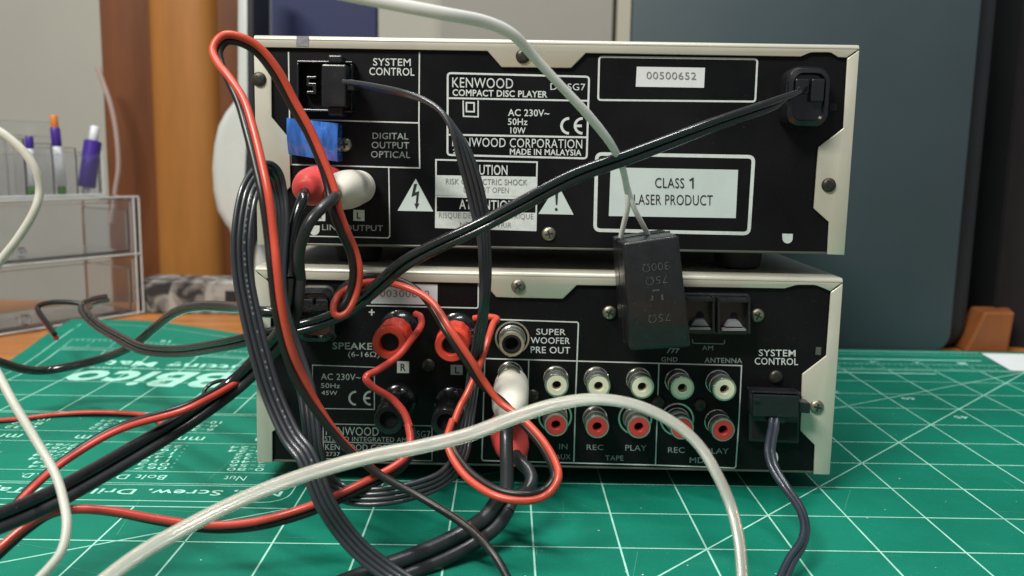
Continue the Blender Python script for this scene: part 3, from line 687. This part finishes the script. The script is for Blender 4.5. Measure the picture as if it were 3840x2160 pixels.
cable('pale_cable', 'thin pale cable curving in from the left edge before the acrylic organiser',
      [(-20, 318, -70), (20, 345, -70), (60, 382, -70), (90, 428, -70), (100, 478, -70), (86, 532, -72), (45, 600, -74), (-10, 672, -76), (-55, 760, -78), (-50, 860, -80), (-8, 935, -84, 0), (35, 1015, -88), (92, 1110, -92), (138, 1190, -96), (160, 1260, -100), (168, 1325, -104), (150, 1395, -108), (85, 1470, -112)], 1, 'pale', 1.05)
# mains cords
cable('power_cord', 'black mains cord running from the disc player down across its back to the left',
      [(2016, 226, -6), (1992, 240, -12), (1930, 268, -20, 60), (1800, 312, -28), (1600, 388, -36, 72), (1450, 442, -42), (1300, 520, -46, 75), (1200, 572, -48), (1080, 628, -47), (1010, 668, -45), (960, 712, -40), (920, 746, -36), (870, 783, -30), (800, 812, -26), (720, 832, -26), (640, 850, -24), (560, 868, -14), (450, 884, 10), (360, 878, 30), (300, 850, 50), (245, 818, 70), (213, 786, 85), (212, 768, 95), (235, 757, 110), (268, 750, 125)], 2, 'cord', 1.16, group='mains cords of the stack', cat='mains cord')
cable('power_cord', 'black mains cord bending from the amplifier to the left edge behind the other cords',
      [(820, 775, -8), (770, 782, -12), (720, 786, -18), (650, 783, -18), (590, 773, 0), (500, 770, 20), (440, 786, 35), (390, 824, 50), (330, 872, 62), (250, 904, 76), (130, 930, 76), (60, 929, 64), (-25, 903, 50)], 1, 'cord', 2.3, group='mains cords of the stack', cat='mains cord', ry=1.9)
# flat ribbon control cable of the disc player: plug, long loop, hanging coil, out towards the front
RIB = thing('ribbon_cable', DY(700, 430, -40), 'flat black ribbon cable looping from the disc player control socket into a hanging coil', 'cable')
pts = [(878, 208, -12, 0), (930, 218, -20, -14), (1000, 231, -30, -10), (1060, 249, -35, -5), (1110, 281, -38, 0), (1145, 332, -40, 20), (1170, 395, -40, 60), (1190, 460, -39, 78), (1206, 530, -38, 70), (1217, 600, -38, 40), (1221, 680, -38, 35), (1219, 760, -38, 25), (1207, 840, -33, 30), (1193, 930, -28, 40), (1181, 1020, -28, 45), (1171, 1090, -34, 50), (1156, 1150, -42, 55), (1118, 1200, -52, 60), (1060, 1228, -58, 70), (980, 1246, -62, 80), (900, 1249, -62, 80), (850, 1234, -60, 75), (815, 1200, -60, 60), (792, 1140, -62, 60), (782, 1060, -60, 60), (770, 980, -56, 65), (740, 880, -53, 50), (716, 800, -52, 40), (704, 720, -50, 35), (706, 640, -48, 35), (710, 555, -46, 40), (704, 490, -44, 45), (692, 446, -44, 60), (672, 428, -48, 75), (645, 448, -52, 80), (622, 500, -56, 85), (608, 597, -60, 88), (612, 694, -62, 88), (630, 791, -64, 86), (656, 898, -66, 84), (686, 995, -68, 82), (729, 1092, -72, 80), (768, 1145, -75, 80), (793, 1205, -77, 80), (818, 1265, -78, 78), (858, 1328, -78, 75), (908, 1385, -79, 72), (968, 1433, -80, 70), (1030, 1475, -82, 70)]
fr = frames(route(pts)); b = MB()
for i in range(4): tube(b, fr, (i - 1.5) * 1.36, .75, 12)
b.build('ribbon_strip', M['ribbon'], RIB, smooth=True)
# white marking printed along one strand
mk = MB()
for i, (p, t, n, s_, a) in enumerate(fr):
    if 236 < i < 300 and i % 1 == 0:
        dn = n * cos(a) + s_ * sin(a); ds = s_ * cos(a) - n * sin(a)
        if ds.dot(CAM - p) < 0: ds = -ds
        if random.random() < .35: continue
        c = p + dn * (-.68) + ds * .755
        mk.add([c - dn * .22 - t * .35, c + dn * .22 - t * .35, c + dn * .22 + t * .3, c - dn * .22 + t * .3], [(0, 1, 2, 3)])
mk.build('printed_marking', M['marking'], RIB)
b = MB(); b.prism(pl([(1205, 240), (1298, 242), (1296, 400), (1205, 398)], Yp - 12), (0, 11, 0))
for q in ([(1230, 206), (1282, 207), (1282, 236), (1230, 235)], [(1230, 398), (1284, 399), (1284, 433), (1230, 432)]): b.prism(pl(q, Yp - 9), (0, 8, 0))
b.prism(pl([(1296, 296), (1330, 298), (1330, 340), (1296, 338)], Yp - 11), (0, 7, 0))
b.build('plug', M['satin'], RIB, bevel=.5)
# amplifier control cable
SY = thing('control_cable', DY(1945, 1050, -12), 'slate blue flat control cable hanging from the right end of the amplifier', 'cable')
fr = frames(route([(1948, 1048, -10, 80), (1946, 1075, -14), (1940, 1105, -20, 75), (1937, 1140, -26, 70), (1948, 1180, -32, 55), (1978, 1228, -38, 40), (2010, 1275, -46, 35), (2025, 1322, -54, 30), (2018, 1366, -60, 40), (1990, 1410, -66, 60), (1962, 1470, -74, 60)]))
b = MB()
for i in range(2): tube(b, fr, (i - .5) * 1.7, .98, 12)
b.build('ribbon_strip', M['slate'], SY, smooth=True)
b = MB(); b.prism(pl([(2826, 1480), (2998, 1486), (2994, 1568), (2824, 1562)], Ya - 10), (0, 7, 0)); b.prism(pl([(2818, 1466), (3002, 1473), (3002, 1481), (2818, 1474)], Ya - 9), (0, 6, 0)); b.prism(pl([(2826, 1494), (2850, 1496), (2850, 1510), (2826, 1508)], Ya - 11), (0, 2, 0)); b.prism(pl([(2996, 1508), (3040, 1512), (3038, 1552), (2994, 1548)], Ya - 8), (0, 5, 0)); b.prism(pl([(2882, 1560), (2946, 1562), (2944, 1588), (2882, 1586)], Ya - 9), (0, 5, 0))
b.build('plug', M['satin'], SY, bevel=.5)

# phono cables
def plugbody(parent, m, P0, P1, prof, name='plug'):
    a = (P1 - P0); L = a.length; return MB().lathe(P0, a, [(d * L, r) for d, r in prof], 36).build(name, M[m], parent, smooth=True)
RC = thing('phono_cable', DY(830, 480, -20), 'black phono cable with red and white plugs in the disc player line output', 'phono cable')
prof = [(0, 3.6), (.01, 5.0), (.06, 5.5), (.08, 5.15), (.12, 5.15), (.14, 5.6), (.20, 5.6), (.22, 5.25), (.26, 5.25), (.28, 5.75), (.40, 5.95), (.60, 6.0), (.76, 5.7), (.88, 4.9), (.95, 3.8), (.99, 2.6), (1.0, 2.0)]
plugbody(RC, 'whiteplug', DY(906, 470, Yp - 1), DY(846, 483, -36), prof, 'white_plug')
plugbody(RC, 'redplug', DY(830, 458, Yp - 1), DY(768, 474, -38), prof, 'red_plug')
shared = [(742, 700, -48, 75), (734, 770, -48, 75), (716, 835, -44, 75), (660, 900, -38, 75), (595, 965, -37, 78), (490, 1043, -46, 80), (370, 1118, -60, 82), (190, 1222, -82, 82), (80, 1277, -93, 82), (-40, 1325, -104, 82)]
frs = frames(route(shared))
for nm, mm, sg, lead in (('white_plug_cord', 'greycord', -1, [(850, 484, -33), (838, 500, -42), (812, 522, -47), (784, 552, -50), (764, 592, -51), (752, 645, -50)]), ('red_plug_cord', 'cord', 1, [(768, 482, -37), (760, 505, -41), (744, 555, -44), (732, 615, -46), (730, 660, -47)])):
    end = frs[0]; dn = end[2] * cos(end[4]) + end[3] * sin(end[4]); P0 = end[0] + dn * (1.55 * sg)
    q = [(*DY(*p), 0.0) for p in lead] + [(P0.x, P0.y, P0.z, 0.0)]
    b = MB(); tube(b, frames([(Vector(x[:3]), 0.0) for x in spline(q, 6)]), 0, 1.6, 14); tube(b, frs, 1.55 * sg, 1.6, 14)
    b.build(nm, M[mm], RC, smooth=True)
RA = thing('phono_cable', DY(1285, 1000, -20), 'dark grey phono cable with white and red plugs in the amplifier input', 'phono cable')
prof2 = [(0, 3.6), (.02, 5.2), (.10, 5.7), (.25, 5.9), (.48, 5.9), (.64, 5.5), (.77, 4.5), (.90, 3.0), (1.0, 1.9)]
plugbody(RA, 'whiteplug', DY(1288, 958, Ya - 3), DY(1277, 1062, -32), prof2, 'white_plug')
plugbody(RA, 'redplug', DY(1270, 1064, Ya - 3), DY(1300, 1160, -32), prof2, 'red_plug')
shared = [(1264, 1272, -49, 70), (1228, 1318, -53, 72), (1150, 1368, -59, 78), (1055, 1412, -66, 80), (960, 1448, -72, 80), (850, 1492, -80, 80)]
frs = frames(route(shared)); e0 = frs[0]; dn = e0[2] * cos(e0[4]) + e0[3] * sin(e0[4])
for nm, sg, lead in (('white_plug_cord', -1, [(1277, 1052, -31), (1274, 1085, -38), (1274, 1140, -42), (1275, 1200, -45), (1272, 1240, -47)]), ('red_plug_cord', 1, [(1297, 1145, -30), (1311, 1164, -34), (1331, 1186, -37), (1336, 1212, -40), (1318, 1238, -43), (1290, 1258, -46)])):
    best = min((1, -1), key=lambda q_: (e0[0] + dn * 2.1 * q_ - DY(*lead[-1])).length) if nm == 'white_plug_cord' else -best
    P0 = e0[0] + dn * 2.1 * best
    q = [(*DY(*p), 0.0) for p in lead] + [(P0.x, P0.y, P0.z, 0.0)]
    b = MB(); tube(b, frames([(Vector(x[:3]), 0.0) for x in spline(q, 6)]), 0, 2.0, 16); tube(b, frs, 2.1 * best, 2.2, 16)
    b.build(nm, M['greycord'], RA, smooth=True)

# speaker wires: red and black conductors side by side
def speaker(label, pts, r, red_end=None, black_end=None, redm='red', red_start=None, group='red and black speaker wires', rb=None):
    fr = frames(route(pts)); T = thing('speaker_wire', fr[len(fr) // 2][0], label, 'speaker wire', group)
    b = MB(); tube(b, fr, r * .95, r, 14)
    if red_end: tube(b, frames(route(red_end)), 0, r, 14)
    b.build('red_conductor', M[redm], T, smooth=True)
    b = MB(); tube(b, fr, -r * .95, r, 14)
    if black_end: tube(b, frames(route(black_end)), 0, r, 14)
    b.build('black_conductor', M['brown'], T, smooth=True); return T
speaker('red and black speaker wire rising in the tallest loop above the hanging coil',
    [(1290, 1478, -88, 180), (1240, 1392, -82, 180), (1170, 1322, -74, 178), (1060, 1252, -67, 180), (950, 1190, -64, 178), (870, 1122, -64, 170), (800, 1032, -66, 145), (755, 955, -68, 105), (725, 880, -70, 60), (702, 780, -72, 50), (690, 680, -72, 45), (682, 600, -70, 45), (669, 500, -68, 50), (650, 410, -64, 55), (630, 330, -60, 60), (608, 258, -56, 50), (578, 203, -53, 20), (552, 160, -50, -20), (544, 125, -48, -55), (566, 97, -46, -60), (607, 101, -44, -50), (652, 128, -42, -50), (697, 186, -40, -55), (737, 260, -38, -50), (777, 330, -37, -40), (812, 410, -37, -40), (832, 470, -38, -60), (845, 530, -40, -100), (864, 580, -40, -120), (886, 630, -38, -130), (896, 680, -38, -110), (890, 730, -38, -100), (870, 775, -40, -90), (850, 786, -40, -60), (845, 765, -38, -20), (858, 735, -34, 20), (900, 708, -30, 50), (960, 703, -26, 50), (1030, 722, -26, 30), (1085, 765, -30, -30), (1130, 835, -36, -45), (1180, 910, -38, -50), (1215, 965, -37, -40), (1260, 1010, -38, 20), (1310, 1055, -42, -30), (1360, 1110, -48, -40), (1392, 1165, -54, -40), (1398, 1205, -58, -40), (1370, 1240, -60, -50), (1320, 1252, -62, -60), (1250, 1240, -60, -60), (1185, 1200, -54, -60), (1145, 1150, -48, -50), (1131, 1105, -44, -40), (1142, 1060, -40, -30)],
    1.08, [(1142, 1062, -41), (1158, 1022, -38), (1178, 985, -36), (1206, 920, -31), (1226, 860, -25), (1240, 816, -17), (1250, 802, -13), (1226, 797, -11), (1192, 801, -9)], [(1143, 1060, -38), (1160, 1030, -30), (1172, 1000, -20), (1160, 985, -12)], redm='orange')
speaker('red and black speaker wire sweeping from the left red post low over the mat',
    [(1031, 1072, -45, 25), (1036, 1112, -49, 25), (1024, 1152, -54, 30), (990, 1182, -58, 45), (930, 1214, -62, 50), (850, 1252, -65, 50), (780, 1281, -68, 52), (700, 1306, -70, 50), (620, 1322, -72, 40), (520, 1326, -74, 28), (400, 1309, -77, 15), (290, 1288, -80, 8), (200, 1281, -83, 5), (130, 1291, -86, 10), (70, 1326, -90, 25), (10, 1377, -94, 30), (-40, 1425, -98, 30)],
    1.08, [(1046, 790, -9), (1058, 797, -13), (1059, 820, -19), (1037, 852, -29), (1002, 895, -36), (952, 930, -42), (924, 945, -45), (923, 958, -46), (945, 978, -45), (985, 1002, -43), (1015, 1035, -44), (1031, 1074, -46)], [(980, 1003, -12), (1000, 1025, -28), (1018, 1050, -38), (1030, 1074, -43)], redm='red')
speaker('thin red and black speaker wire running beside the twin black phono cable',
    [(640, 925, -30, -60), (595, 957, -36, -40), (530, 995, -46, -35), (450, 1032, -54, -35), (330, 1066, -60, -30), (250, 1102, -64, -25), (150, 1167, -70, -20), (80, 1227, -76, -15), (20, 1292, -84, -10), (-30, 1350, -90, -10)], .98)
speaker('thin red and black speaker wire lying flat on the far left of the mat',
    [(-25, 1063, 55, -40), (60, 1056, 60, -40), (140, 1046, 66, -40), (230, 1041, 68, -45), (320, 1043, 68, -45), (375, 1050, 66, -40), (400, 1064, 60, -20), (412, 1080, 54, 0)], .95)
speaker('dark folded speaker wire end standing against the acrylic organiser',
    [(228, 772, 150, 180), (190, 762, 150, 180), (138, 760, 150, 180), (100, 768, 150, 178), (97, 784, 148, 176), (118, 815, 140, 172), (140, 846, 130, 172)], 1.3)
b = MB(); fr = frames(route([(508, 1000, -36), (520, 975, -32), (545, 960, -31), (575, 958, -32), (590, 968, -34)])); tube(b, fr, 0, .6, 8)
tag(b.build('wire_loop', M['brown'], None, smooth=True, base=fr[0][0]), 'small dark loop of thin wire standing on the speaker wire at the left', 'wire')

# ================================================================== BACKGROUND THINGS
# wooden cupboard
YB = 470
def colprism(name, parent, u0, u1, Y0, Y1, m, zb=TZ, vtop=-160, bevel=0, smooth=False):
    a = DY(u0, -100, Y0).x; c = DY(u1, -100, Y0).x; zt = DY(500, vtop, Y0).z
    return MB().box(a, c, Y0, Y1, -700, zt).build(name, M[m], parent, bevel=bevel, smooth=smooth)
YB = 470; cx = DY(400, 500, YB)
CU = thing('wooden_cupboard', (cx.x, YB, -700), 'honey brown wooden cupboard side behind the clear organiser', 'cupboard')
colprism('edge_moulding', CU, 244, 380, YB + 4, YB + 60, 'wooddark')
# rounded front panel
x0 = DY(372, 300, YB).x; x1 = DY(548, 300, YB).x; zt = DY(400, -160, YB).z; n = 20; out = []
for k in range(n + 1):
    t = k / n; out.append(Vector((x0 + (x1 - x0) * t, YB + 14 - 18 * math.sqrt(max(0, 1 - (2 * t - 1) ** 4)), -700)))
MB().prism(out + [Vector((x1, YB + 70, -700)), Vector((x0, YB + 70, -700))], (0, 0, zt + 700)).build('rounded_panel', M['wood'], CU, smooth=True)
colprism('back_post', CU, 540, 640, YB + 10, YB + 80, 'wooddark')
# mottled stone block
q0 = DY(350, 700, 322); q1 = DY(600, 712, 322)
SB = thing('stone_block', (q0.x, 322, TZ), 'mottled grey stone block at the foot of the wooden cupboard', 'stone block')
MB().box(q0.x, q1.x, 322, 352, TZ, DY(480, 706, 322).z).build('block_body', M['stone'], SB, bevel=1.5)
a = DY(566, 732, 321); c = DY(604, 762, 321); MB().box(a.x, c.x, 321, 323, c.z, a.z).build('dark_window', M['casingdark'], SB)
# silver casing (seen edge-on, with its bulging back)
Ys = 356
SC = thing('silver_monitor', DY(590, 780, Ys), 'pale silver plastic casing with a bulging back behind the left end of the stack', 'monitor')
pts = [(592, -120), (592, 232), (584, 252), (562, 280), (543, 315), (532, 365), (527, 420), (530, 480), (540, 530), (560, 565), (578, 585), (580, 740), (700, 740), (640, 600), (640, -120)]
o = MB().prism([DY(u, v, Ys) for u, v in pts], (0, 50, 0)).build('casing', M['casing'], SC, bevel=13, seg=6, smooth=True)
MB().prism([DY(u, v, Ys - 3) for u, v in ((620, -120), (638, -120), (640, 600), (632, 745), (606, 745), (612, 500), (622, 300))], (0, 40, 0)).build('bezel', M['casingdark'], SC, bevel=1)
# navy board, door and frame
def board(name, label, cat, u0, u1, Y, m, th=12, vb=900, part='board'):
    p = DY((u0 + u1) / 2, 500, Y); T = thing(name, (p.x, Y, TZ), label, cat)
    MB().box(DY(u0, 0, Y).x, DY(u1, 0, Y).x, Y, Y + th, TZ, DY(u0, -180, Y).z).build(part, M[m], T, bevel=.8); return T
board('navy_board', 'dark navy blue board standing behind the top left of the disc player', 'board', 636, 946, 440, 'navy')
DR = board('room_door', 'greyish beige door on the wall behind the middle of the disc player', 'door', 1112, 1543, 860, 'doorpaint', 30, part='door_leaf')
MB().box(DY(1554, 0, 852).x, DY(1640, 0, 852).x, 850, 899, TZ, DY(1554, -180, 852).z).build('door_frame', M['frame'], DR, bevel=2)
MB().box(DY(1542, 0, 858).x, DY(1554, 0, 858).x, 880, 899, TZ, DY(1554, -180, 852).z).build('door_gap', M['dark'], DR)
# large blue-grey case
Yc = 239.5
PC = thing('storage_case', DY(2000, 850, Yc), 'large blue-grey plastic case standing upright behind the right half of the stack', 'case')
def outline(u0, u1, vb, rad, Y):
    x0 = DY(u0, 400, Y).x; x1 = DY(u1, 400, Y).x; zt = DY(2000, -220, Y).z; zb = max(TZ + .1, DY(2300, vb, Y).z); o = [Vector((x0, Y, zt)), Vector((x0, Y, zb))]
    for k in range(9): a = -pi / 2 + k * pi / 16; o.append(Vector((x1 - rad + rad * cos(a), Y, zb + rad + rad * sin(a))))
    return o + [Vector((x1, Y, zt))]
MB().prism(outline(1579, 2434, 905, 13, Yc), (0, 14, 0)).build('front_shell', M['bluegrey'], PC, bevel=1.2, seg=3, smooth=True)
MB().prism(outline(1600, 2476, 905, 15, Yc + 15), (0, 40, 0)).build('rim', M['bluedark'], PC, bevel=5, seg=3, smooth=True)
MB().prism(outline(1640, 2570, 905, 18, Yc + 56), (0, 40, 0)).build('back_shell', M['bluedark'], PC, bevel=6, seg=3, smooth=True)
# curtain, block, paper
b = MB(); xs = DY(2548, 400, 260).x; n = 60; f0 = [Vector((xs + 6 * k, 262 + 3 * sin(k * .9), TZ - .5)) for k in range(n)]
b.prism(f0 + [Vector((p.x, p.y + 4, p.z)) for p in reversed(f0)], (0, 0, 900)); tag(b.build('backdrop', M['backdrop'], None, smooth=True, base=(xs, 262, TZ)), 'black hanging curtain at the far right edge', 'backdrop')  # plain black folded sheet filling the far right edge
a = DY(2452, 800, 246); c = DY(2554, 786, 246)
b = MB(); b.hexa([Vector((a.x - 4, 246, TZ)), Vector((c.x - 2, 246, TZ)), Vector((c.x, 246, c.z)), Vector((a.x + 6, 246, c.z))], [Vector((a.x - 4, 268, TZ)), Vector((c.x + 6, 268, TZ)), Vector((c.x + 8, 268, c.z)), Vector((a.x + 8, 268, c.z))])
tag(b.build('wood_block', M['block'], None, bevel=1.5, base=(a.x, 246, TZ)), 'orange wooden block beside the right corner of the blue-grey case', 'block')
p = [MZ(3680, 1326, .4), MZ(3790, 1390, .4), MZ(4050, 1400, .4), MZ(4000, 1332, .4)]
tag(MB().prism(p, (0, 0, .25)).build('paper_sheet', M['paper'], None, base=p[0]), 'white paper sheet on the right back corner of the cutting mat', 'paper')

# acrylic organiser
c0 = DZ(358, 790, TZ); c1 = DZ(-10, 849, TZ); ax = (c1 - c0).normalized(); ay = Vector((-ax.y, ax.x, 0)); ay = ay if ay.y > 0 else -ay
ORG = thing('acrylic_organiser', c0, 'clear acrylic drawer organiser with pens on top at the left', 'organiser')
def obox(l0, l1, d0, d1, z0, z1, name, parent, bev=.8, m='acrylic'):
    P = lambda l, d, z: c0 + ax * l + ay * d + Vector((0, 0, z))
    b = MB(); b.hexa([P(l0, d0, z0), P(l1, d0, z0), P(l1, d0, z1), P(l0, d0, z1)], [P(l0, d1, z0), P(l1, d1, z0), P(l1, d1, z1), P(l0, d1, z1)])
    return b.build(name, M[m], parent, bevel=bev)
LX = 200; HT = 84; HM = 43
obox(0, 2.2, 0, 62, .2, HT - 2.4, 'side_wall', ORG); obox(LX - 2, LX, 0, 62, .2, HT - 2.4, 'side_wall', ORG)
obox(0, LX, 0, 62, HT - 2.2, HT, 'top_plate', ORG); obox(2.4, LX - 2.2, 3, 62, HM - 1, HM + 1, 'shelf', ORG); obox(2.4, LX - 2.2, 3, 60, .3, 2, 'bottom_plate', ORG)
obox(2.4, LX - 2.2, 60, 62, 2.2, HT - 2.4, 'back_wall', ORG)
for z0, z1 in ((3, HM - 2.5), (HM + 2, HT - 3.5)):
    o = obox(5, LX - 6, -1, 1.2, z0, z1, 'drawer_front', ORG)
    obox(7, 8.6, 1.5, 54, z0 + .5, z1 - 6, 'drawer_side', o); obox(7, LX - 8, 1.5, 54, z0 + .2, z0 + 1.6, 'drawer_floor', o)
    P = c0 + ax * 88 + ay * -1 + Vector((0, 0, z0 + 7)); MB().lathe(P, -ay, [(0, 2), (3, 2.2), (5, 3.6), (8, 3.4), (9, 1.5)], 24).build('knob', M['acrylic'], o, smooth=True)
for k, l0 in enumerate((22, 38, 54, 72, 90, 108, 126, 146, 168)): obox(l0, l0 + 1.4, 8, 52, HT + .2, HT + 30 + 2.6 * k, 'divider', ORG)
obox(38, LX, 28, 29.4, HT + .2, HT + 40, 'tray_middle', ORG)
obox(22, LX, 6, 7.8, HT + .2, HT + 28, 'tray_front', ORG); obox(22, LX, 52.2, 54, HT + .2, HT + 50, 'tray_back', ORG)
for z in (1.0, HM, HT - 1.0): obox(-.4, LX, -1.9, -.7, z, z + 1.3, 'edge_highlight_rod', ORG, .4, 'rim')  # added pale rods paint bright highlights along the organiser's edges
for l0 in (-.9, 3.4): obox(l0, l0 + 1.2, -1.9, -.7, .5, HT - 1, 'edge_highlight_rod', ORG, .4, 'rim')
obox(22, LX, 4.8, 6, HT + .2, HT + 2.2, 'edge_highlight_rod', ORG, .4, 'rim')
for l0 in (20.5, 110): obox(l0, l0 + 1.3, 5, 6, HT + .2, HT + 30, 'edge_highlight_rod', ORG, .4, 'rim')
def pen(label, l, d, r, tilt, segs):
    P = c0 + ax * l + ay * d + Vector((0, 0, HT + .4)); D = (Vector((0, 0, 1)) + ax * tilt).normalized()
    T = thing('marker_pen', P, label, 'pen', 'pens in the organiser')
    z = 0
    for name, L, m, k in segs: MB().lathe(P + D * z, D, [(0, r * k * .9), (.6, r * k), (L - .6, r * k), (L, r * k * .85)], 20).build(name, M[m], T, smooth=True); z += L
pen('white marker pen with purple clip and orange tip in the organiser', 46, 14, 2.9, .05, [('grip', 7, 'green', .9), ('barrel', 26, 'penwhite', 1), ('cap', 12, 'purple', 1.05), ('tip', 8, 'orangeplastic', .8)])
pen('thin white marker pen with green foot beside the purple one', 63, 20, 2.5, -.02, [('grip', 7, 'green', .9), ('barrel', 24, 'penwhite', 1), ('cap', 8, 'purple', 1)])
pen('thick purple marker pen leaning in the right corner of the organiser', 30, 14, 4.9, -.22, [('nib', 6, 'penwhite', .5), ('barrel', 32, 'purple', 1.15), ('cap', 10, 'penwhite', .6)])
cable('thin_cord', 'thin pinkish cord hanging before the wooden cupboard behind the organiser', [(246, 170, 440), (262, 215, 440), (280, 270, 440), (293, 340, 440), (298, 420, 440), (290, 480, 440), (282, 560, 440)], 1, 'pinkcord', 2.0, cat='cord')
